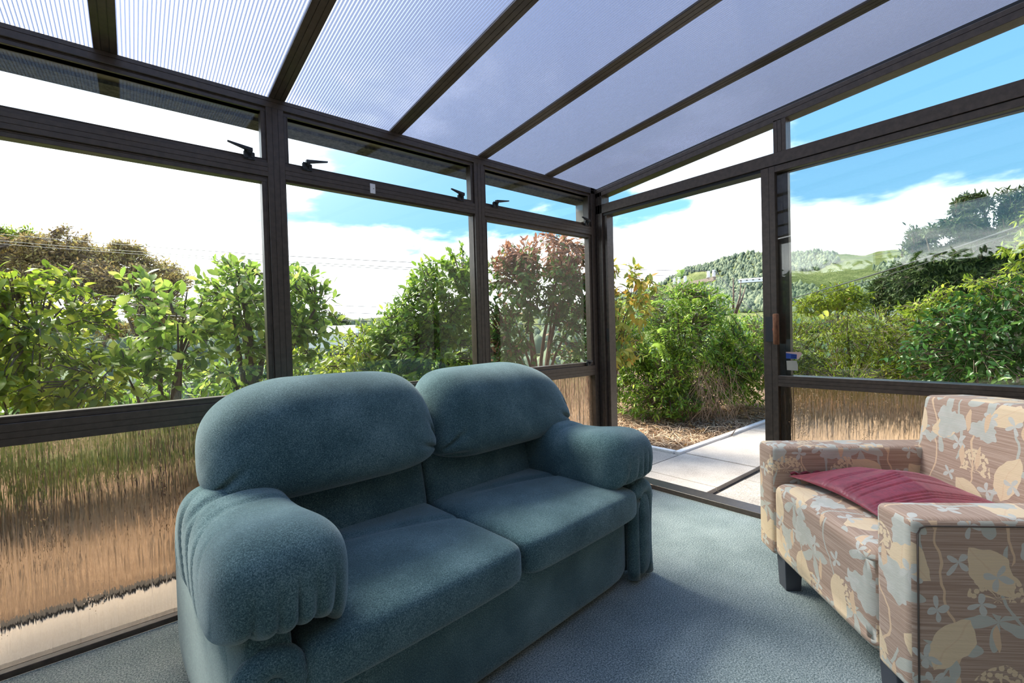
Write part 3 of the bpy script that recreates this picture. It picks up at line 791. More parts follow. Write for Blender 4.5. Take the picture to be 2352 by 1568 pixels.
for k in range(61):
    q = -1+2*k/60; fl_.append((-0.237+0.003*math.sin(k*1.7), q*0.225, -0.004+0.005*math.sin(k*0.9)))
MB().tube(fl_, 0.006, 6).build('flanged_edge', bpy.data.materials['red_faux_silk'], CU_, True)

# ================================================================== outdoors: ground
def polar_ground():
    az = np.radians(np.arange(-75, 146, 1.25)); rr = np.array([7.5, 9, 12, 18, 28, 45, 70, 110, 160, 220, 290, 370, 460, 560, 660, 780, 900, 1100, 1500])
    E_az = np.array([-75, -40, -12, 6, 20, 30, 40, 50, 55, 58, 62, 66, 70, 74, 80, 86, 92, 100, 120, 146])
    E_el = np.array([2.0, 2.2, 2.2, 2.2, 2.3, 2.4, 2.5, 3.2, 4.3, 5.2, 7.1, 7.8, 7.9, 7.2, 6.8, 6.6, 6.4, 6.0, 4.0, 3.0])
    V, az_d = [], np.degrees(az)
    el = np.interp(az_d, E_az, E_el)
    for r in rr:
        base = np.interp(r, [7.5, 12, 28, 70, 160, 1500], [-0.25, -0.9, -4.5, -12, -18, -18])
        k = np.interp(r, [110, 220, 370, 560, 780, 900, 1100, 1500], [0, 0.18, 0.42, 0.72, 1.0, 0.98, 0.9, 0.6])
        wob = 0.05*np.sin(az_d*0.9+r*0.013) + 0.04*np.sin(az_d*2.1+r*0.021)
        z = base*(1-k) + k*(1.11 + r*np.tan(np.radians(el+wob*4*min(1, r/400))))
        V += [(CAM[0]+r*math.sin(a), CAM[1]+r*math.cos(a), zz) for a, zz in zip(az, z)]
    n = len(az); F = [(i*n+j, i*n+j+1, (i+1)*n+j+1, (i+1)*n+j) for i in range(len(rr)-1) for j in range(n-1)]
    return np.array(V), np.array(F), az, rr
m, g, out = new_mat('bush_covered_hills'); co = g.coord()
n1 = g.noise(co, 0.010, 5, 0.6); n2 = g.noise(co, 0.12, 4, 0.7); n3 = g.noise(co, 0.6, 3, 0.6)
col = g.ramp((n1*0.5+n2*0.4+n3*0.2).smooth(0.35, 0.75), [(0.0, (0.075, 0.095, 0.040)), (0.45, (0.135, 0.165, 0.065)), (0.8, (0.22, 0.24, 0.105)), (1.0, (0.36, 0.34, 0.20))])
principled(g, out, col, 1.0, Specular_IOR_Level=0.0, Normal=g.bump(n2+n3, 0.8, 4.0)); M_HILL = m
PV, PF, _az, _rr = polar_ground()
hill = link('terrain', fast_mesh('terrain', PV, PF[:, ::-1]), M_HILL, None, True); tag(hill, 'green bush covered valley and hills', kind='structure')

# yard around the room
m, g, out = new_mat('bark_mulch'); co = g.coord()
n1 = g.noise(co, 60, 4, 0.7); n2 = g.noise(co, 7, 3, 0.6)
col = g.ramp((n1*0.7+n2*0.35).smooth(0.3, 0.8), [(0.0, (0.085, 0.048, 0.026)), (0.5, (0.24, 0.150, 0.085)), (1.0, (0.44, 0.31, 0.20))])
principled(g, out, col, 1.0, Normal=g.bump(n1, 1.0, 0.03)); M_MULCH = m
yd = MB()
yd.box(-12, 12, 0.70, 9.5, -0.30, -0.12); yd.box(1.30, 12, 0.08, 0.70, -0.30, -0.13); yd.box(-12, END_X-1.2, -9, 0.70, -0.30, -0.14)
tag(yd.build('ground', M_MULCH), 'brown bark and leaf litter under the shrubs', kind='structure')
# concrete path along the left wall
def m_concrete(name, a, b, speck=260):
    m, g, out = new_mat(name); co = g.coord()
    n = g.noise(co, speck, 2, 0.7); n2 = g.noise(co, 4, 4, 0.6)
    col = g.mix((n*0.7+n2*0.4).smooth(0.3, 0.8), a, b); principled(g, out, col, 0.9, Normal=g.bump(n, 0.5, 0.004)); return m
M_CONC = m_concrete('path_concrete', (0.42, 0.36, 0.29), (0.60, 0.53, 0.45), 60)
M_PAVE = m_concrete('exposed_aggregate_paving', (0.32, 0.28, 0.24), (0.62, 0.56, 0.49), 130)
M_PAVE_D = m_concrete('grey_aggregate_paving', (0.20, 0.18, 0.155), (0.54, 0.49, 0.43), 110)
M_KERB = m_concrete('white_kerb', (0.68, 0.67, 0.64), (0.85, 0.84, 0.82), 40)
pt = MB(); pt.box(END_X-1.2, 0.12, 0.08, 0.64, -0.2, -0.10)
tag(pt.build('path', M_CONC), 'concrete path strip along the window wall', kind='structure')
ke = MB(); ke.box(END_X-1.2, 1.0, 0.64, 0.70, -0.2, -0.085)
tag(ke.build('trim_1', m_plain('dark_edging_board', (0.035, 0.028, 0.022), 0.9)), 'dark timber edging between path and bark bed', kind='structure')
# patio: slabs laid in strips
PA = tag(empty('patio'), 'pale exposed aggregate paving slabs outside the door', kind='structure')
pb = MB(); pb.box(0.10, 9.0, -9.0, 0.06, -0.22, -0.118); pb.box(0.125, 1.28, 0.06, 3.2, -0.22, -0.118)
pb.build('joint_bed', m_plain('dirt_joint', (0.055, 0.045, 0.035), 1.0, (150, 0.6, 0.01), 0.5, 80), PA)
def slab(x0, x1, y0, y1, mat, dz=0.0, tilt=0.0):
    o = MB().hexa([(x0, y0, -.12), (x1, y0, -.12), (x1, y1, -.12), (x0, y1, -.12), (x0, y0, -.085+dz), (x1, y0, -.085+dz+tilt), (x1, y1, -.085+dz+tilt), (x0, y1, -.085+dz)]).build('paving_slab', mat, PA, bevel=0.004)
xsl = [0.125, 0.585, 1.30, 2.02, 2.74, 3.46, 4.18, 4.9]
for a, b in zip(xsl[:-1], xsl[1:]): slab(a+.006, b-.006, -0.615, 0.045, M_PAVE, random.uniform(-.002, .003))
for j in range(4):
    y1 = -0.665 - j*0.72
    xs_ = [0.125, 0.95, 1.67, 2.39, 3.11, 3.83, 4.55]
    for a, b in zip(xs_[:-1], xs_[1:]): slab(a+.006, b-.006, y1-0.708, y1, M_PAVE_D, -0.012+random.uniform(-.003, .003))
for j in range(4):
    y0 = 0.062 + j*0.7
    for a, b in ((0.13, 0.62), (0.62, 1.22)): slab(a+.006, b-.006, y0, y0+0.688, M_PAVE_D, -0.006)
k1 = MB(); k1.hexa([(1.235, 0.055, -.2), (5.2, 0.075, -.2), (5.2, 0.135, -.2), (1.235, 0.115, -.2), (1.235, 0.055, -.065), (5.2, 0.075, -.065), (5.2, 0.135, -.065), (1.235, 0.115, -.065)])
tag(k1.build('kerb', M_KERB, bevel=0.006), 'white concrete kerb between the paving and straw bed', kind='structure')
k2 = MB(); k2.box(1.225, 1.285, 0.125, 3.2, -0.2, -0.068)
tag(k2.build('kerb', M_KERB, bevel=0.006), 'white concrete kerb running away from the kerb corner', kind='structure')

# ================================================================== plants
def leaf_template(n=5, width=0.36, fold=0.10, curl=0.18, peak=0.5):
    """unit leaf along +x, midrib folded, tip curling down"""
    t = np.linspace(0, 1, n); V, F = [], []
    for i, s in enumerate(t):
        w = width/2*(np.sin(math.pi*s**(math.log(0.5)/math.log(peak)))**0.8 if 0 < s < 1 else 0)
        zc = -curl*s*s
        V += [(s, 0, zc), (s, w, zc+fold*w*2), (s, -w, zc+fold*w*2)]
    for i in range(n-1):
        a, b = 3*i, 3*(i+1)
        for q in ((a, b, b+1), (a, b+1, a+1), (a, b+2, b), (a, a+2, b+2)):
            F.append(q)
    V = np.array(V); F = [f for f in F if len({tuple(V[i]) for i in f}) == 3]
    return V, np.array(F)
LT_OV = leaf_template(5, 0.46, 0.10, 0.12, 0.60)        # obovate
LT_EL = leaf_template(5, 0.40, 0.14, 0.30, 0.45)        # elliptic drooping
LT_LN = leaf_template(4, 0.26, 0.10, 0.25, 0.45)        # lance
LT_SM = leaf_template(3, 0.36, 0.10, 0.2, 0.5)
LT_RD = leaf_template(5, 0.72, 0.10, 0.25, 0.50)        # broad

def frames(D, N):
    """rotation matrices with x along D and z near N"""
    D = D/np.linalg.norm(D, axis=1, keepdims=True); Y = np.cross(N, D); Y /= np.linalg.norm(Y, axis=1, keepdims=True)+1e-9
    Z = np.cross(D, Y); return np.stack([D, Y, Z], axis=2)

def scatter(tmpl, P, R, sc):
    V, F = tmpl; n = len(P)
    W = np.einsum('nij,vj->nvi', R, V)*sc[:, None, None] + P[:, None, :]
    FF = (F[None]+np.arange(n)[:, None, None]*len(V)).reshape(-1, F.shape[1])
    return W.reshape(-1, 3), FF

def ell(px, py, rpx, rpy, depth, rd=None):
    c = at(px, py, depth); k = depth/FPX
    return c, rpx*k, rpy*k, (rd if rd else rpx*k)

def clumps(ells, n, s, keep=False):
    out = []; fh = np.array([CF[0], CF[1], 0]); fh /= np.linalg.norm(fh); rh = np.array([fh[1], -fh[0], 0]); w = np.array([e[1]*e[2] for e in ells]); w = w/w.sum()
    for k in rng.choice(len(ells), n, p=w):
        c, a, b, d = ells[k]; v = rng.normal(size=3); v /= np.linalg.norm(v); v[2] = abs(v[2]) if rng.random() < .6 else v[2]; q = s*rng.uniform(.6, 1.2)
        out.append((c + rh*a*v[0]*.8 + np.array([0, 0, b*v[2]*.8]) + fh*d*v[1]*.8, q, q*.75, q))
    return out + ([(c, a*.8, b*.75, d*.8) for c, a, b, d in ells] if keep else [])
def sample_tips(ells, n, inner=0.25, flat=0.0):
    w = np.array([e[1]*e[2] for e in ells]); w = w/w.sum(); idx = rng.choice(len(ells), n, p=w)
    out = np.zeros((n, 3)); nor = np.zeros((n, 3))
    fh = np.array([CF[0], CF[1], 0]); fh /= np.linalg.norm(fh); rh = np.array([fh[1], -fh[0], 0])
    for i, k in enumerate(idx):
        c, a, b, d = ells[k]; v = rng.normal(size=3); v /= np.linalg.norm(v)
        r = 1.0 - inner*rng.random()**1.5 if rng.random() < 0.72 else rng.uniform(0.35, 0.85)
        out[i] = c + rh*a*v[0]*r + np.array([0, 0, 1])*b*v[2]*r + fh*d*v[1]*r; nor[i] = rh*v[0]/a + fh*v[1]/d + np.array([0, 0, v[2]])/b
    nor /= np.linalg.norm(nor, axis=1, keepdims=True); return out, nor

LEAF_CACHE = {}
def plant(name, label, cat, base, ells, n_tips, leaf, size, mat, bark, per=6, n_obj=0, group=None, spread=0.09, droop=0.2, stems=4, stem_r=0.03, upright=0.0,
          twig_len=0.55, stuff_name='foliage', rnd_fn=None, leaf_name='leaf', zmin=-0.12, twig_r=0.0035, crown_top=0.8):
    root = tag(empty(name, tuple(base)), label, cat, group)
    B = np.array(base); tips, nor = sample_tips(ells, n_tips)
    keep = tips[:, 2] > zmin+0.03; tips, nor = tips[keep], nor[keep]; n_tips = len(tips)
    # main stems rise from the base towards the ellipsoids
    st = []
    mb = MB()
    for k in range(stems):
        c, a, b, d = ells[k % len(ells)]; tgt = c + rng.normal(size=3)*np.array([a, a, b])*0.35 + np.array([0, 0, b*0.45*crown_top])
        pts = []
        for s in np.linspace(0, 1, 9):
            p = B*(1-s) + tgt*s; p = p + np.array([math.sin(s*5+k)*0.05, math.cos(s*4+k*2)*0.05, 0.10*math.sin(s*3.1)])*np.linalg.norm(tgt-B)*0.5
            p[:2] = B[:2] + (p[:2]-B[:2])*(0.35+0.65*s)
            pts.append(p)
        st.append(np.array(pts)); mb.tube([tuple(p-B) for p in pts], [stem_r*(1-0.8*s) for s in np.linspace(0, 1, 9)], 7)
    mb.build('stem', bark, root, True)
    allst = np.concatenate([s[3:] for s in st])
    # twigs
    D2 = ((tips[:, None, :]-allst[None])**2).sum(-1); near = allst[D2.argmin(1)]
    t0 = tips + (near-tips)*np.minimum(1.0, twig_len)
    tw = MB(); V, F = [], []
    tri = np.array([[0, 1, 0], [0.87, -0.5, 0], [-0.87, -0.5, 0]])
    dirs = tips-t0; L = np.linalg.norm(dirs, axis=1, keepdims=True)+1e-6; dn = dirs/L
    up = np.tile([0.1, 0.2, 0.97], (n_tips, 1)); A = np.cross(dn, up); A /= np.linalg.norm(A, axis=1, keepdims=True)+1e-6; Bv = np.cross(A, dn)
    ring = lambda P, r: np.stack([P + (A*math.cos(q)+Bv*math.sin(q))*r for q in (0, 2.09, 4.19)], 1)
    mid = (t0+tips)/2 + np.array([0, 0, 0.03]); R0, R1, R2 = ring(t0, twig_r*1.5), ring(mid, twig_r), ring(tips, twig_r*0.4)
    TV = np.concatenate([R0, R1, R2], 1).reshape(-1, 3); q = []
    for a in (0, 3):
        for j in range(3): q.append((a+j, a+(j+1) % 3, a+3+(j+1) % 3, a+3+j))
    TF = (np.array(q)[None]+np.arange(n_tips)[:, None, None]*9).reshape(-1, 4)
    tag(link('twigs', fast_mesh('twigs', TV-B, TF), bark, root), kind='stuff')
    # leaves along the outer part of each twig
    n = n_tips*per; ti = np.repeat(np.arange(n_tips), per); s = rng.random(n)**0.7
    span = np.minimum(L[:, 0], spread*2.2)[ti]
    P = tips[ti] - dn[ti]*(span*(1-s))[:, None] + rng.normal(size=(n, 3))*spread*0.12
    Dl = dn[ti]*0.45 + nor[ti]*0.35 + rng.normal(size=(n, 3))*0.75 + np.array([0, 0, upright-droop*rng.random()])
    N = nor[ti]*0.5 + np.array([0, 0, 0.75]) + rng.normal(size=(n, 3))*0.45
    R = frames(Dl, N); sc = size*(0.55+0.75*rng.random(n))
    ok = P[:, 2] > zmin; ok &= (P[:, 1] > 0.16) | (P[:, 0] > 0.30)
    P, R, sc, ti = P[ok], R[ok], sc[ok], ti[ok]; n = len(P)
    rv = np.clip(rng.normal(0.45, 0.22, n), 0, 1)
    if rnd_fn is not None: rv = rnd_fn(P, rv)
    # the leaves that show largest are objects of their own
    if n_obj:
        dep = (P-CAM)@CF; px = ((P-CAM)@CR)/dep; py = ((P-CAM)@CU)/dep
        vis = (np.abs(px) < 1.12) & (np.abs(py) < 0.75)
        face = np.abs(np.einsum('ni,ni->n', R[:, :, 2], (CAM-P)/np.linalg.norm(CAM-P, axis=1, keepdims=True)))
        score = np.where(vis, sc/dep*(0.4+face), 0) / (1 + 0.6*(dep-dep.min())/(np.ptp(dep)+1e-6)*3)
        pick = np.argsort(-score)[:n_obj]
        for i in pick:
            key = (id(leaf), mat.name, int(rv[i]*7.99))
            if key not in LEAF_CACHE:
                me = fast_mesh('leaf', leaf[0], leaf[1], np.full(len(leaf[0]), (int(rv[i]*7.99)+0.5)/8)); me.materials.append(mat); me.polygons.foreach_set('use_smooth', np.ones(len(me.polygons), bool)); LEAF_CACHE[key] = me
            o = bpy.data.objects.new(leaf_name, LEAF_CACHE[key]); COL.objects.link(o); o.parent = root
            M = Matrix([list(R[i][r]*sc[i])+[P[i][r]-B[r]] for r in range(3)]+[[0, 0, 0, 1]]); o.matrix_local = M
        rest = np.ones(n, bool); rest[pick] = False
    else: rest = np.ones(n, bool)
    if rest.any():
        V, F = scatter(leaf, P[rest]-B, R[rest], sc[rest]); o = link(stuff_name, fast_mesh(stuff_name, V, F, np.repeat(rv[rest], len(leaf[0]))), mat, root, True); tag(o, kind='stuff')
    return root

G1 = m_leaf('yellow_green_leaf', [(0.0, (0.083, 0.140, 0.014)), (0.4, (0.262, 0.370, 0.035)), (0.75, (0.580, 0.627, 0.070)), (1.0, (0.850, 0.850, 0.180))], 0.52, 0.32)
G2 = m_leaf('fresh_green_leaf', [(0.0, (0.097, 0.179, 0.030)), (0.5, (0.304, 0.448, 0.075)), (1.0, (0.759, 0.762, 0.200))], 0.52, 0.30)
G3 = m_leaf('mid_green_leaf', [(0.0, (0.066, 0.140, 0.018)), (0.5, (0.207, 0.347, 0.042)), (1.0, (0.524, 0.605, 0.100))], 0.48, 0.35)
G4 = m_leaf('bronze_tipped_leaf', [(0.0, (0.050, 0.115, 0.022)), (0.45, (0.15, 0.27, 0.05)), (0.62, (0.32, 0.40, 0.09)), (0.72, (0.36, 0.16, 0.085)), (1.0, (0.50, 0.25, 0.16))], 0.38, 0.5)
G5 = m_leaf('autumn_leaf', [(0.0, (0.14, 0.24, 0.04)), (0.4, (0.42, 0.44, 0.08)), (0.7, (0.68, 0.48, 0.09)), (1.0, (0.64, 0.25, 0.06))], 0.45, 0.35)
G6 = m_leaf('vine_leaf', [(0.0, (0.046, 0.116, 0.015)), (0.5, (0.205, 0.368, 0.039)), (1.0, (0.633, 0.738, 0.099))], 0.45, 0.35)
G7 = m_leaf('golden_hedge_leaf', [(0.0, (0.080, 0.125, 0.008)), (0.5, (0.26, 0.33, 0.020)), (0.9, (0.47, 0.50, 0.040)), (1.0, (0.42, 0.22, 0.06))], 0.45, 0.4)
G8 = m_leaf('dark_glossy_leaf', [(0.0, (0.020, 0.060, 0.014)), (0.6, (0.070, 0.17, 0.035)), (1.0, (0.22, 0.36, 0.06))], 0.3, 0.25)
G9 = m_leaf('russet_tree_leaf', [(0.0, (0.188, 0.126, 0.060)), (0.5, (0.375, 0.264, 0.102)), (0.8, (0.450, 0.408, 0.120)), (1.0, (0.600, 0.504, 0.180))], 0.4, 0.6)
G10 = m_leaf('dark_conifer_spray', [(0.0, (0.025, 0.045, 0.014)), (0.6, (0.070, 0.105, 0.026)), (1.0, (0.15, 0.19, 0.05))], 0.25, 0.6)
BK1 = m_bark('grey_brown_bark', (0.075, 0.050, 0.036), (0.22, 0.16, 0.12)); BK2 = m_bark('reddish_bark', (0.10, 0.045, 0.026), (0.24, 0.12, 0.07))

def gz(p, z=-0.12): return (p[0], p[1], z)
SH = 'garden shrubs outside the window wall'
# left corner bush
plant('shrub', 'bushy yellow green shrub filling the left window', 'shrub', gz(at(60, 900, 2.6)), [ell(40, 770, 170, 150, 2.35, .45), ell(-60, 850, 200, 150, 2.2, .4), ell(150, 885, 110, 70, 2.35, .4), ell(90, 665, 100, 60, 2.4, .3)],
      480, LT_EL, 0.066, G1, BK1, 7, 300, SH, upright=0.1, stems=6, stem_r=0.012, spread=0.08)
plant('shrub', 'upright light green shrub with rounded leaves standing clear in the left window', 'shrub', gz(at(375, 900, 3.0)), [ell(330, 690, 48, 65, 2.85, .2), ell(400, 790, 110, 85, 2.85, .35), ell(420, 720, 70, 60, 2.9, .25), ell(330, 860, 110, 60, 2.8, .35)],
      105, LT_OV, 0.085, G2, BK1, 7, 300, SH, upright=0.35, stems=7, stem_r=0.022, spread=0.09)
plant('shrub', 'pale green shrub with a gnarled trunk behind the tall window post', 'shrub', gz(at(575, 900, 3.5)), [ell(600, 700, 130, 105, 3.4, .45), ell(540, 680, 75, 85, 3.35, .35), ell(690, 690, 75, 80, 3.45, .3), ell(720, 770, 60, 60, 3.4, .3), ell(560, 860, 110, 50, 3.3, .35)],
      400, LT_OV, 0.075, G2, BK1, 7, 300, SH, upright=0.3, stems=7, stem_r=0.040, spread=0.09)
plant('shrub', 'low yellow green bush in the gap of the middle window', 'shrub', gz(at(780, 880, 4.4)), [ell(780, 830, 120, 55, 4.3, .5), ell(840, 800, 60, 60, 4.4, .4), ell(700, 850, 90, 40, 4.2, .4)],
      260, LT_EL, 0.065, G1, BK1, 7, 150, SH, stems=5, stem_r=0.012)
plant('shrub', 'tall leafy green shrub sloping down towards the middle window gap', 'shrub', gz(at(1010, 900, 4.6)), [ell(1010, 700, 95, 110, 4.4, .5), ell(950, 760, 100, 80, 4.35, .45), ell(1060, 640, 60, 80, 4.5, .4), ell(1000, 830, 130, 70, 4.3, .5), ell(900, 800, 60, 60, 4.4, .4)],
      1100, LT_EL, 0.072, G3, BK1, 7, 300, SH, droop=0.35, stems=6, stem_r=0.02)
def brown_top(P, rv):
    t = np.clip((P[:, 2]-1.62)/0.30, 0, 1)**1.3
    b = rng.random(len(P)) < np.maximum(t*0.9, 0.05); return np.where(b, rng.uniform(0.74, 1.0, len(P)), rv*0.66)
plant('shrub', 'clipped shrub with dead russet leaves along its top and bare inner stems', 'shrub', gz(at(1240, 880, 5.2)), [ell(1240, 640, 120, 100, 5.0, .5), ell(1160, 700, 70, 130, 4.9, .4), ell(1310, 650, 80, 100, 5.1, .45), ell(1240, 590, 120, 50, 5.0, .45), ell(1150, 810, 80, 60, 4.9, .4), ell(1320, 800, 60, 70, 5.1, .4)],
      1050, LT_EL, 0.072, G4, BK2, 7, 300, SH, droop=0.3, stems=14, stem_r=0.030, rnd_fn=brown_top, twig_len=0.7, twig_r=0.005, crown_top=-0.3)
plant('sapling', 'small tree with yellow and orange leaves just outside the corner post', 'tree', gz(at(1400, 960, 4.9), -0.12), [ell(1430, 700, 80, 100, 4.7, .3), ell(1405, 640, 40, 70, 4.7, .25), ell(1465, 660, 45, 50, 4.6, .25), ell(1420, 800, 65, 50, 4.7, .3)],
      150, LT_EL, 0.095, G5, BK1, 5, 300, None, droop=0.5, stems=5, stem_r=0.014, spread=0.1)
# vine-covered bank beyond the straw bed
plant('vine_hedge', 'dense green jasmine covered bank beyond the straw bed', 'hedge', gz(at(1560, 950, 6.6)), [ell(1550, 760, 130, 115, 6.3, .8), ell(1600, 710, 70, 65, 6.2, .6), ell(1470, 850, 120, 90, 6.2, .7), ell(1600, 860, 120, 90, 6.4, .6), ell(1700, 830, 90, 105, 6.8, .7), ell(1500, 920, 120, 45, 6.1, .6), ell(1440, 780, 80, 100, 6.4, .6), ell(1715, 800, 75, 90, 6.3, .6)],
      4200, LT_LN, 0.068, G6, BK1, 8, 300, None, stems=8, stem_r=0.02, spread=0.07, droop=0.3)
plant('golden_hedge', 'feathery yellow green hedge behind the sliding door glass', 'hedge', gz(at(1960, 900, 6.4)), [ell(1900, 800, 150, 85, 6.4, .7), ell(2050, 790, 150, 95, 6.2, .7), ell(1800, 820, 100, 90, 6.7, .6), ell(1980, 870, 220, 60, 6.0, .6), ell(2150, 800, 120, 110, 6.0, .6)],
      2600, LT_LN, 0.055, G7, BK1, 9, 0, None, stems=8, stem_r=0.02, spread=0.08)
plant('laurel_bush', 'dark glossy leaved bush at the right edge behind the door glass', 'bush', gz(at(2260, 900, 5.0)), [ell(2230, 770, 130, 95, 4.9, .5), ell(2340, 740, 120, 110, 4.8, .5), ell(2130, 830, 80, 60, 5.0, .4), ell(2300, 860, 160, 60, 4.7, .5)],
      620, LT_EL, 0.078, G8, BK1, 7, 250, None, stems=6, stem_r=0.018, droop=0.3)
plant('creeper', 'yellow leaved creeper along the top of the dark bush', 'creeper', gz(at(2260, 900, 5.35)), [ell(2250, 665, 110, 28, 5.1, .35), ell(2140, 705, 70, 25, 5.3, .35), ell(2350, 650, 60, 30, 5.0, .3)],
      220, LT_EL, 0.06, G1, BK1, 6, 60, None, stems=4, stem_r=0.01)

# low dark growth behind the shrubs
plant('undershrub', 'low dark green growth behind the window shrubs on the left', 'undergrowth', gz((-3.4, 2.6, 0)), [((-4.6, 2.7, .40), .9, .55, .5), ((-3.4, 2.8, .40), .9, .55, .45), ((-2.2, 2.9, .38), .9, .55, .45), ((-5.4, 2.4, .4), .7, .55, .5)],
      1700, LT_EL, 0.075, G3, BK1, 7, 0, None, stems=8, stem_r=0.012)
plant('undershrub', 'low dark green growth behind the sofa end of the window wall', 'undergrowth', gz((-0.9, 3.0, 0)), [((-1.2, 3.0, .38), .8, .55, .45), ((-0.2, 3.1, .38), .8, .55, .45), ((0.6, 3.0, .38), .6, .55, .45)],
      1300, LT_EL, 0.075, G3, BK1, 7, 0, None, stems=6, stem_r=0.012)

# hedge outside the near end of the room: it shows only as a reflection in the door glass
n = 5200; P = np.stack([rng.normal(-6.6, .28, n), rng.uniform(-2.75, 5.5, n), rng.uniform(-.1, 2.15, n)], 1)
R = frames(rng.normal(size=(n, 3)), rng.normal(size=(n, 3))+np.array([.6, 0, .6])); V, F = scatter(LT_EL, P, R, rng.uniform(.10, .18, n))
cb = MB().box(-6.75, -6.45, -2.85, 5.5, -.2, 2.02); k0 = len(V); V = np.concatenate([V, np.array(cb.V)]); F = np.concatenate([F, np.array([t for q in cb.F for t in ((q[0], q[1], q[2]), (q[0], q[2], q[3]))])+k0])
tag(link('boundary_hedge', fast_mesh('boundary_hedge', V, F, np.concatenate([np.repeat(rng.random(n), len(LT_EL[0])), np.zeros(8)])), G8, None, True), 'tall dark hedge outside the near end wall', 'hedge', kind='stuff')

# ---- straw bed
m, g, out = new_mat('dry_straw'); at_ = g.new('ShaderNodeAttribute', attribute_name='rnd')
principled(g, out, g.ramp(S(g.nt, at_.outputs['Fac']), [(0.0, (0.16, 0.085, 0.045)), (0.5, (0.42, 0.28, 0.165)), (1.0, (0.72, 0.57, 0.39))]), 0.8); M_STRAW = m
def straw(n, x0, x1, y0, y1, zf, lmin=0.05, lmax=0.22):
    P = np.stack([rng.uniform(x0, x1, n), rng.uniform(y0, y1, n), np.zeros(n)], 1); P[:, 2] = zf(P[:, 0], P[:, 1]) + rng.random(n)*0.03
    a = rng.uniform(0, 6.28, n); L = rng.uniform(lmin, lmax, n); w = rng.uniform(0.0015, 0.004, n)
    d = np.stack([np.cos(a), np.sin(a), rng.normal(0, 0.22, n)], 1); s = np.stack([-np.sin(a), np.cos(a), rng.normal(0, .3, n)], 1)
    bend = np.stack([rng.normal(0, .12, n), rng.normal(0, .12, n), rng.uniform(0, .2, n)], 1)*L[:, None]
    A = P - d*L[:, None]/2; Bm = P + bend*0.5 + np.array([0, 0, .004]); C = P + d*L[:, None]/2
    V = np.stack([A-s*w[:, None], A+s*w[:, None], Bm+s*w[:, None], Bm-s*w[:, None], C+s*w[:, None]*.6, C-s*w[:, None]*.6], 1).reshape(-1, 3)
    F = (np.array([[0, 1, 2, 3], [3, 2, 4, 5]])[None]+np.arange(n)[:, None, None]*6).reshape(-1, 4)
    return V, F, np.repeat(rng.random(n), 6)
bedz = lambda x, y: -0.125 + 0.05*np.clip((y-0.15)/1.0, 0, 1.5) + 0.02*np.sin(x*5)*np.sin(y*4)
V, F, r_ = straw(9000, 1.32, 4.9, 0.15, 2.4, bedz)
tag(link('straw', fast_mesh('straw', V, F, r_), M_STRAW), 'dry straw and dead stems strewn over the garden bed', 'straw', kind='stuff')
bed = MB(); nx, ny = 24, 14; V = [(1.29+3.7*i/nx, 0.12+2.4*j/ny, float(bedz(1.29+3.7*i/nx, 0.12+2.4*j/ny))) for i in range(nx+1) for j in range(ny+1)]
bed.add(V, [(i*(ny+1)+j, (i+1)*(ny+1)+j, (i+1)*(ny+1)+j+1, i*(ny+1)+j+1) for i in range(nx) for j in range(ny)])
tag(bed.build('garden_bed', M_MULCH, None, True), 'brown leaf litter bed between the white kerb and the bank', kind='structure')
dl = leaf_template(4, 0.5, 0.25, 0.3, 0.5); n = 260
P = np.stack([rng.uniform(1.35, 4.0, n), rng.uniform(0.15, 1.6, n), np.zeros(n)], 1); P[:, 2] = bedz(P[:, 0], P[:, 1])+0.03
R = frames(rng.normal(size=(n, 3))*np.array([1, 1, .2]), rng.normal(size=(n, 3))*.4+np.array([0, 0, 1])); V, F = scatter(dl, P, R, rng.uniform(.03, .07, n))
M_DRY = m_leaf('dry_leaf', [(0.0, (0.16, 0.075, 0.03)), (0.5, (0.38, 0.20, 0.08)), (1.0, (0.62, 0.42, 0.16))], 0.2, 0.7)
tag(link('fallen_leaves', fast_mesh('fallen_leaves', V, F, np.repeat(rng.random(n), len(dl[0]))), M_DRY), 'fallen brown leaves scattered over the straw bed', 'leaves', kind='stuff')
for i, (a, b) in enumerate((((1540, 992), (1562, 981)), ((1680, 985), (1702, 970)))):
    p, q = at(*a, 5.0), at(*b, 5.35); p[2] = -0.07; q[2] = -0.02
    tag(MB().tube([p, (p+q)/2+np.array([0, 0, .01]), q], [0.006, .005, .003], 6).build('fallen_twig', BK1, None, True), ('pale dry twig lying in the straw near the sofa', 'pale straight stick leaning over the straw by the kerb')[i], 'twig')
# dry hanging stems and fern fronds on the bank
VH = bpy.data.objects['vine_hedge']; vb = np.array(VH.location)
n = 150; c = at(1625, 860, 5.95); rh = np.array([CR[0], CR[1], 0])
P0 = c + rh*rng.normal(0, .20, n)[:, None] + np.array([0, 0, 1])*rng.uniform(-0.35, .20, n)[:, None] + np.array([CF[0], CF[1], 0])*rng.normal(0, .10, n)[:, None]
P1 = P0 + rh*rng.normal(0, .22, n)[:, None] - np.array([0, 0, 1])*rng.uniform(.2, .7, n)[:, None] - np.array([CF[0], CF[1], 0])*rng.uniform(0, .22, n)[:, None]
P1[:, 2] = np.maximum(P1[:, 2], -0.1); w = 0.0026; s = rh[None]*w
Mi = (P0+P1)/2 + rng.normal(0, .06, (n, 3))
V = np.stack([P0-s, P0+s, Mi+s, Mi-s, P1+s, P1-s], 1).reshape(-1, 3)-vb; F = (np.array([[0, 1, 2, 3], [3, 2, 4, 5]])[None]+np.arange(n)[:, None, None]*6).reshape(-1, 4)
tag(link('dry_stems', fast_mesh('dry_stems', V, F, np.repeat(rng.random(n)*.55, 6)), M_STRAW, VH), kind='stuff')
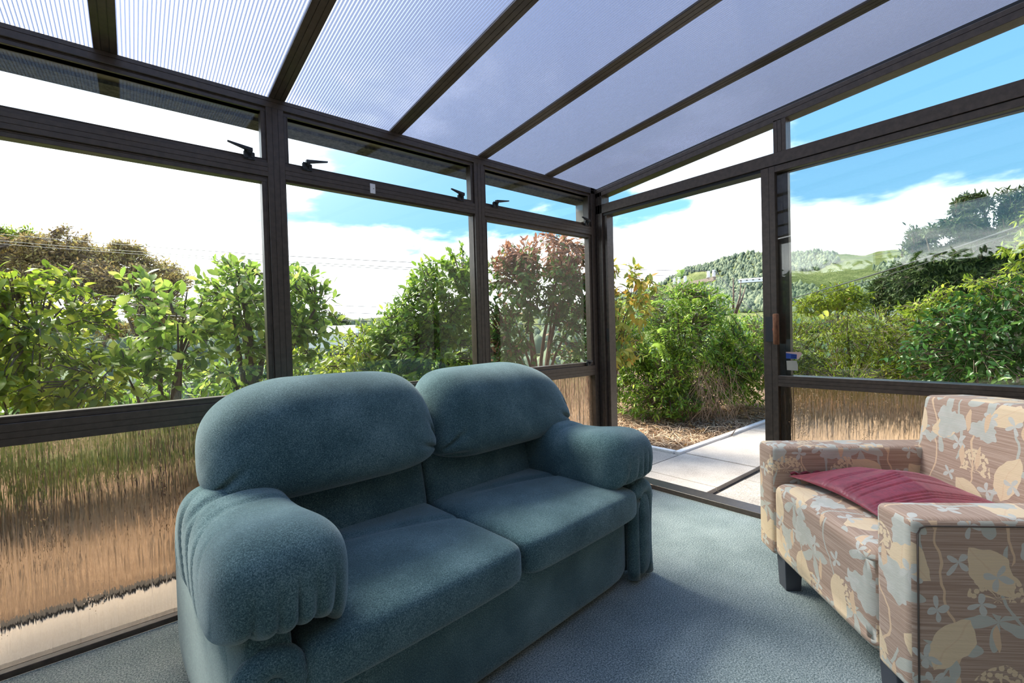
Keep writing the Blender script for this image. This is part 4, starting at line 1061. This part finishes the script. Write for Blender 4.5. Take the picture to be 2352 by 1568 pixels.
def frond_mesh(n=16, L=0.30, droop=0.5):
    V, F = [], []
    for k in range(n):
        s = k/n; x = L*s; z = 0.35*L*math.sin(s*2.6)-droop*L*s*s; w = 0.17*L*math.sin(math.pi*(0.12+0.86*s))**0.7*1.3
        for sg in (-1, 1):
            b = len(V); V += [(x, 0, z), (x+0.30*w, sg*w*0.5, z-0.01), (x+0.55*w, sg*w, z-0.04*w-0.02), (x+0.05+0.1*w, sg*w*0.45, z-0.012)]; F.append((b, b+1, b+2, b+3))
        b = len(V); x2 = L*(k+1)/n; s2 = (k+1)/n; z2 = 0.35*L*math.sin(s2*2.6)-droop*L*s2*s2
        V += [(x, -.003, z), (x, .003, z), (x2, .002, z2), (x2, -.002, z2)]; F.append((b, b+1, b+2, b+3))
    return fast_mesh('fern_frond', V, F, np.full(len(V), 0.62))
fm = frond_mesh(); fm.materials.append(G6)
for px, py, dp, rz, ry in ((1560, 640, 6.1, 0.4, -.5), (1585, 700, 5.7, 1.0, -.2), (1610, 700, 5.6, 3.4, -.1), (1540, 700, 5.7, 2.2, 0), (1630, 690, 5.7, -0.6, -.1), (1515, 760, 5.6, 3.9, .2), (1640, 760, 5.8, -.3, .1), (1500, 790, 5.6, 4.2, .4)):
    o = bpy.data.objects.new('fern_frond', fm); COL.objects.link(o); o.parent = VH; o.location = at(px, py, dp)-vb; o.rotation_euler = (0, ry, rz)
# round pale leaves in the golden hedge
GH = bpy.data.objects['golden_hedge']; gb = np.array(GH.location)
rl = fast_mesh('round_leaf', LT_RD[0], LT_RD[1], np.full(len(LT_RD[0]), .95)); rl.materials.append(G1)
for px, py, s in ((2070, 820, .13), (2150, 855, .11), (2130, 870, .12), (2180, 868, .10), (1890, 715, .10), (1880, 725, .09)):
    o = bpy.data.objects.new('round_leaf', rl); COL.objects.link(o); o.parent = GH
    d = CAM-at(px, py, 5.3); Rm = frames(np.array([[CR[0]*.8, CR[1]*.8, -.5+random.random()*.4]]), (d/np.linalg.norm(d)+np.array([0, 0, .5]))[None])[0]
    o.matrix_local = Matrix([list(Rm[r]*s)+[(at(px, py, 5.3)-gb)[r]] for r in range(3)]+[[0, 0, 0, 1]])

# ---- trees further off
def drop(p, z): return (p[0], p[1], z)
plant('tree', 'russet broadleaf tree rising highest behind the left window', 'tree', drop(at(170, 800, 21), -4), clumps([ell(160, 590, 75, 55, 21, 2), ell(60, 610, 120, 70, 21, 2), ell(180, 660, 150, 60, 20.5, 2), ell(150, 560, 50, 30, 21, 1.5)], 60, .62),
      2600, LT_SM, 0.19, G9, BK1, 10, 0, None, stems=7, stem_r=0.12, spread=0.7, zmin=-4, twig_r=0.02)
plant('tree', 'rounded olive brown tree right of the russet tree in the left window', 'tree', drop(at(340, 800, 22), -4), clumps([ell(330, 640, 75, 60, 22, 2), ell(390, 680, 50, 55, 22, 1.5), ell(280, 610, 60, 40, 22, 1.5), ell(300, 720, 110, 60, 21.5, 2)], 55, .62),
      2400, LT_SM, 0.19, G9, BK1, 10, 0, None, stems=6, stem_r=0.12, spread=0.7, zmin=-4, twig_r=0.02, rnd_fn=lambda P, r: np.clip(r+0.18, 0, 1))
plant('tree', 'yellow green tree at the left edge behind the power wires', 'tree', drop(at(-40, 800, 23), -4), clumps([ell(-20, 600, 90, 65, 23, 2), ell(20, 560, 50, 35, 23, 1.5)], 30, .7),
      1300, LT_SM, 0.20, G1, BK1, 10, 0, None, stems=5, stem_r=0.12, spread=0.7, zmin=-4, twig_r=0.02, rnd_fn=lambda P, r: r*0.8)
CT = dict(stems=7, stem_r=0.10, spread=0.45, twig_r=0.015, zmin=-4)
plant('conifer', 'tallest dark conifer behind the door glass on the right', 'tree', drop(at(2230, 800, 17), -4), clumps([ell(2220, 480, 28, 45, 17, .5), ell(2200, 540, 60, 40, 17, 1), ell(2230, 600, 100, 50, 17, 1.4), ell(2230, 660, 120, 55, 17, 1.5), ell(2160, 600, 50, 30, 17, 1)], 70, .34, True),
      2600, LT_LN, 0.20, G10, BK1, 10, 0, 'dark conifers beyond the hedge', **CT)
plant('conifer', 'shorter spreading dark conifer left of the tallest one', 'tree', drop(at(2100, 800, 18), -4), clumps([ell(2112, 560, 22, 45, 18, .5), ell(2130, 620, 55, 40, 18, 1), ell(2090, 660, 65, 45, 18, 1.2), ell(2050, 690, 45, 35, 18, 1)], 50, .34, True),
      2000, LT_LN, 0.20, G10, BK1, 10, 0, 'dark conifers beyond the hedge', **CT)
plant('conifer', 'dark conifer cut off by the right picture edge', 'tree', drop(at(2350, 800, 16), -4), clumps([ell(2340, 460, 30, 50, 16, .6), ell(2350, 560, 70, 60, 16, 1.2), ell(2330, 640, 90, 60, 16, 1.2), ell(2290, 530, 30, 40, 16, .7)], 55, .34, True),
      2200, LT_LN, 0.20, G10, BK1, 10, 0, 'dark conifers beyond the hedge', **CT)
plant('small_tree', 'thin yellow green tree above the golden hedge', 'tree', drop(at(1930, 760, 11), -1.2), [ell(1920, 680, 55, 30, 11, .6), ell(1870, 700, 45, 25, 11, .5), ell(1960, 690, 30, 30, 11, .5)],
      420, LT_SM, 0.11, G7, BK1, 7, 0, None, stems=6, stem_r=0.03, spread=0.2, zmin=-1.2)
plant('overhanging_branch', 'leafy light green branch drooping in at the right edge', 'branch', tuple(at(2420, 560, 5.6)), [ell(2345, 500, 25, 14, 5.6, .1), ell(2325, 572, 36, 14, 5.6, .1), ell(2350, 540, 25, 20, 5.6, .1), ell(2350, 605, 25, 12, 5.6, .1)],
      46, LT_LN, 0.10, G1, BK1, 6, 80, None, droop=0.7, stems=4, stem_r=0.008, twig_len=0.4)
plant('tree', 'dark rounded tree far off in the gap of the middle window', 'tree', drop(at(785, 790, 55), -6), [ell(782, 740, 14, 18, 55, 1), ell(795, 762, 22, 20, 55, 1.2), ell(770, 765, 20, 18, 55, 1.2)],
      420, LT_SM, 0.5, G10, BK1, 8, 0, None, stems=4, stem_r=0.2, spread=0.6, zmin=-6, twig_r=0.03)
# bare dead saplings poking above the bank
bb = empty('bare_sapling', tuple(at(1690, 720, 8.5))); tag(bb, 'leafless grey sapling stems poking up above the bank', 'sapling')
for (a, b, c) in (((1688, 720), (1700, 680), (1702, 645)), ((1690, 720), (1705, 685), (1713, 658)), ((1684, 710), (1685, 670), (1684, 638)), ((1652, 705), (1655, 690), (1657, 676))):
    MB().tube([at(*a, 8.5)-np.array(bb.location), at(*b, 8.5)-np.array(bb.location), at(*c, 8.5)-np.array(bb.location)], [.02, .014, .006], 6).build('bare_stem', BK1, bb, True)

# ---- forest on the hills
def hill_z(x, y):
    d = np.hypot(x-CAM[0], y-CAM[1]); a = np.degrees(np.arctan2(x-CAM[0], y-CAM[1]))
    G_ = PV.reshape(len(_rr), len(_az), 3)[:, :, 2]
    ri = np.clip(np.searchsorted(_rr, d)-1, 0, len(_rr)-2); ai = np.clip(((a-np.degrees(_az[0]))/1.25), 0, len(_az)-1.001); a0 = ai.astype(int); fa = ai-a0
    fr = (d-_rr[ri])/(_rr[ri+1]-_rr[ri])
    return (G_[ri, a0]*(1-fa)+G_[ri, a0+1]*fa)*(1-fr) + (G_[ri+1, a0]*(1-fa)+G_[ri+1, a0+1]*fa)*fr
def forest(name, label, n, az0, az1, r0, r1, h, mat, clump):
    a = np.radians(rng.uniform(az0, az1, n*3)); r = r0*(r1/r0)**rng.random(n*3)
    x, y = CAM[0]+r*np.sin(a), CAM[1]+r*np.cos(a); cl = np.sin(x*clump)+np.sin(y*clump*1.3+1)+np.sin((x+y)*clump*.6)
    k = np.where(cl > -0.5)[0][:n]; x, y, r = x[k], y[k], r[k]; n = len(k); z = hill_z(x, y)
    t = 6; V0 = [(0, 0, 1)]
    for ring, (rad, zz) in enumerate(((0.20, .72), (0.34, .40), (0.30, .12))):
        V0 += [(rad*math.cos(2*math.pi*j/t+ring*.4), rad*math.sin(2*math.pi*j/t+ring*.4), zz) for j in range(t)]
    F0 = [(0, 1+j, 1+(j+1) % t) for j in range(t)]
    for q in range(2):
        for j in range(t):
            a_, b_ = 1+q*t+j, 1+q*t+(j+1) % t; F0 += [(a_, a_+t, b_+t), (a_, b_+t, b_)]
    V0, F0 = np.array(V0), np.array(F0); hh = h*(0.5+rng.random(n)); ww = hh*rng.uniform(.7, 1.5, n)
    V = V0[None]*np.stack([ww, ww, hh], 1)[:, None, :]*(1+rng.normal(0, .12, (n, len(V0), 1))) + np.stack([x, y, z-0.3], 1)[:, None, :]
    F = (F0[None]+np.arange(n)[:, None, None]*len(V0)).reshape(-1, 3)
    tag(link(name, fast_mesh(name, V.reshape(-1, 3), F, np.repeat(rng.random(n), len(V0))), mat), label, 'forest', kind='stuff')
GH1 = m_leaf('hill_bush', [(0.0, (0.075, 0.105, 0.070)), (0.6, (0.125, 0.165, 0.100)), (1.0, (0.21, 0.245, 0.135))], 0.1, 0.9)
GH2 = m_leaf('hill_pines', [(0.0, (0.040, 0.078, 0.045)), (0.7, (0.085, 0.14, 0.062)), (1.0, (0.15, 0.20, 0.08))], 0.1, 0.9)
forest('hill_bush', 'scrub and bush covering the far hill beyond the door opening', 16000, 44, 100, 260, 860, 5, GH1, 0.021)
forest('pine_woods', 'pine trees on the nearer slope above the hedge', 6000, 52, 96, 70, 300, 5, GH2, 0.05)
forest('valley_trees', 'trees along the valley floor seen through the window gap', 1500, -20, 50, 90, 700, 8, GH1, 0.03)

# ---- far buildings
def house(name, label, c, wd, dp, hh, rh_, ang, roofm, wallm, nwin=5):
    o = tag(empty(name, tuple(c), ang), label, 'house')
    MB().box(-wd/2, wd/2, -dp/2, dp/2, -hh, hh).build('walls', wallm, o)
    r = MB(); r.add([(-wd*.54, -dp*.56, hh), (wd*.54, -dp*.56, hh), (wd*.54, dp*.56, hh), (-wd*.54, dp*.56, hh), (-wd*.40, 0, hh+rh_), (wd*.40, 0, hh+rh_)], [(0, 1, 5, 4), (1, 2, 5), (2, 3, 4, 5), (3, 0, 4), (3, 2, 1, 0)])
    r.build('roof', roofm, o)
    for k in range(nwin):
        x = -wd*.42 + wd*.84*k/max(1, nwin-1); MB().box(x-wd*.03, x+wd*.03, -dp/2-.12, -dp/2+.02, hh*.15, hh*.75).build('window', M_BLACK, o)
M_HW = m_plain('white_house_paint', (0.75, 0.75, 0.73), 0.8); M_HR = m_plain('white_roof_iron', (0.85, 0.85, 0.86), 0.5)
p = at(1730, 645, 420); house('house', 'long white house on the far hillside', (p[0], p[1], p[2]), 24, 9, 1.4, 1.2, -YAW-0.5, M_HR, M_HW)
p = at(1752, 608, 640); house('house', 'small pale house high on the far hill near the door stile', (p[0], p[1], p[2]), 14, 8, 2, 1.5, -YAW-0.5, M_HR, M_HW, 3)
p = at(775, 772, 34); house('shed', 'white roofed shed low in the gap of the middle window', (p[0], p[1], p[2]-.3), 3.4, 2.5, 0.5, 0.6, -YAW, M_HR, M_HW, 2)
p = at(2062, 700, 26); house('shed', 'pale roof corner showing between hedge and conifers', (p[0], p[1], p[2]-.3), 1.4, 1.4, 0.3, 0.3, -YAW-.6, M_HR, M_HW, 1)

# ---- power pole, wires
PD = 15.0
pp = at(1596, 650, PD)
PO = tag(empty('power_pole', (pp[0], pp[1], -5.0)), 'timber power pole with crossarm and white insulators above the bank', 'pole')
pz = pp[2]+5.0
M_POLE = m_bark('weathered_timber', (0.16, 0.13, 0.10), (0.33, 0.28, 0.23)); M_CER = m_plain('white_ceramic', (0.75, 0.76, 0.78), 0.2)
MB().tube([(0, 0, 0), (0, 0, pz-0.15)], [.16, .13], 12).build('pole_shaft', M_POLE, PO, True)
e0, e1 = at(1548, 658, 15.8)-np.array(PO.location), at(1642, 640, 14.2)-np.array(PO.location)
ax_ = (e1-e0)/np.linalg.norm(e1-e0); nn = np.cross(ax_, [0, 0, 1]); nn /= np.linalg.norm(nn)
ca = MB(); ca.hexa([tuple(e+nn*s*.05+np.array([0, 0, z])) for z in (-.06, .06) for e, s in ((e0, -1), (e1, -1), (e1, 1), (e0, 1))]); ca.build('crossarm', M_POLE, PO)
ins_tops = []
for s in (0.02, 0.14, 0.30, 0.86, 0.98):
    b = e0 + (e1-e0)*s + np.array([0, 0, .06]); mb = MB(); zz = 0; pts, rr_ = [], []
    for k in range(5): pts += [tuple(b+np.array([0, 0, zz])), tuple(b+np.array([0, 0, zz+.022])), tuple(b+np.array([0, 0, zz+.04]))]; rr_ += [.035, .078-.006*k, .035]; zz += .045
    mb.tube(pts, rr_, 10); mb.build('insulator', M_CER, PO, True); ins_tops.append(b+np.array([0, 0, zz])+np.array(PO.location))
M_WIRE = m_plain('wire', (0.06, 0.06, 0.065), 0.5)
def wire(label, a, b, sag, r=0.009, grp='overhead power wires'):
    a, b = np.array(a), np.array(b); pts = [tuple(a*(1-s)+b*s-np.array([0, 0, 4*sag*s*(1-s)])) for s in np.linspace(0, 1, 33)]
    tag(MB().tube(pts, r, 6).build('overhead_wire', M_WIRE, None, True), label, 'wire', grp)
wire('highest of the three thin wires crossing the windows to the pole', ins_tops[3], at(-330, 505, 15), 0.33)
wire('middle one of the three thin wires crossing the windows to the pole', ins_tops[2], at(-330, 522, 15.4), 0.30)
wire('lowest of the three thin wires crossing the windows to the pole', ins_tops[0], at(-330, 531, 15.8), 0.26)
wire('wire dropping from the pole insulators down to the right', ins_tops[4], at(1760, 740, 12.5), 0.05)
wire('upper one of the low wires in the middle window gap', at(-300, 650, 17), at(1500, 722, 19), 0.15, 0.010)
wire('second of the low wires in the middle window gap', at(-300, 672, 17), at(1500, 734, 19), 0.15, 0.010)
wire('thick dark cable low in the middle window gap', at(-300, 700, 17), at(1500, 748, 19), 0.12, 0.018)
wire('thick black cable rising to the right across the conifers', at(1790, 692, 13), at(2420, 492, 5.2), 0.06, 0.012)
wire('thin wire just under the thick black cable', at(1790, 700, 13), at(2420, 503, 5.4), 0.08, 0.006)
wire('faint upper wire above the ridge behind the door glass', at(1760, 625, 30), at(2250, 540, 18), 0.1, 0.010)
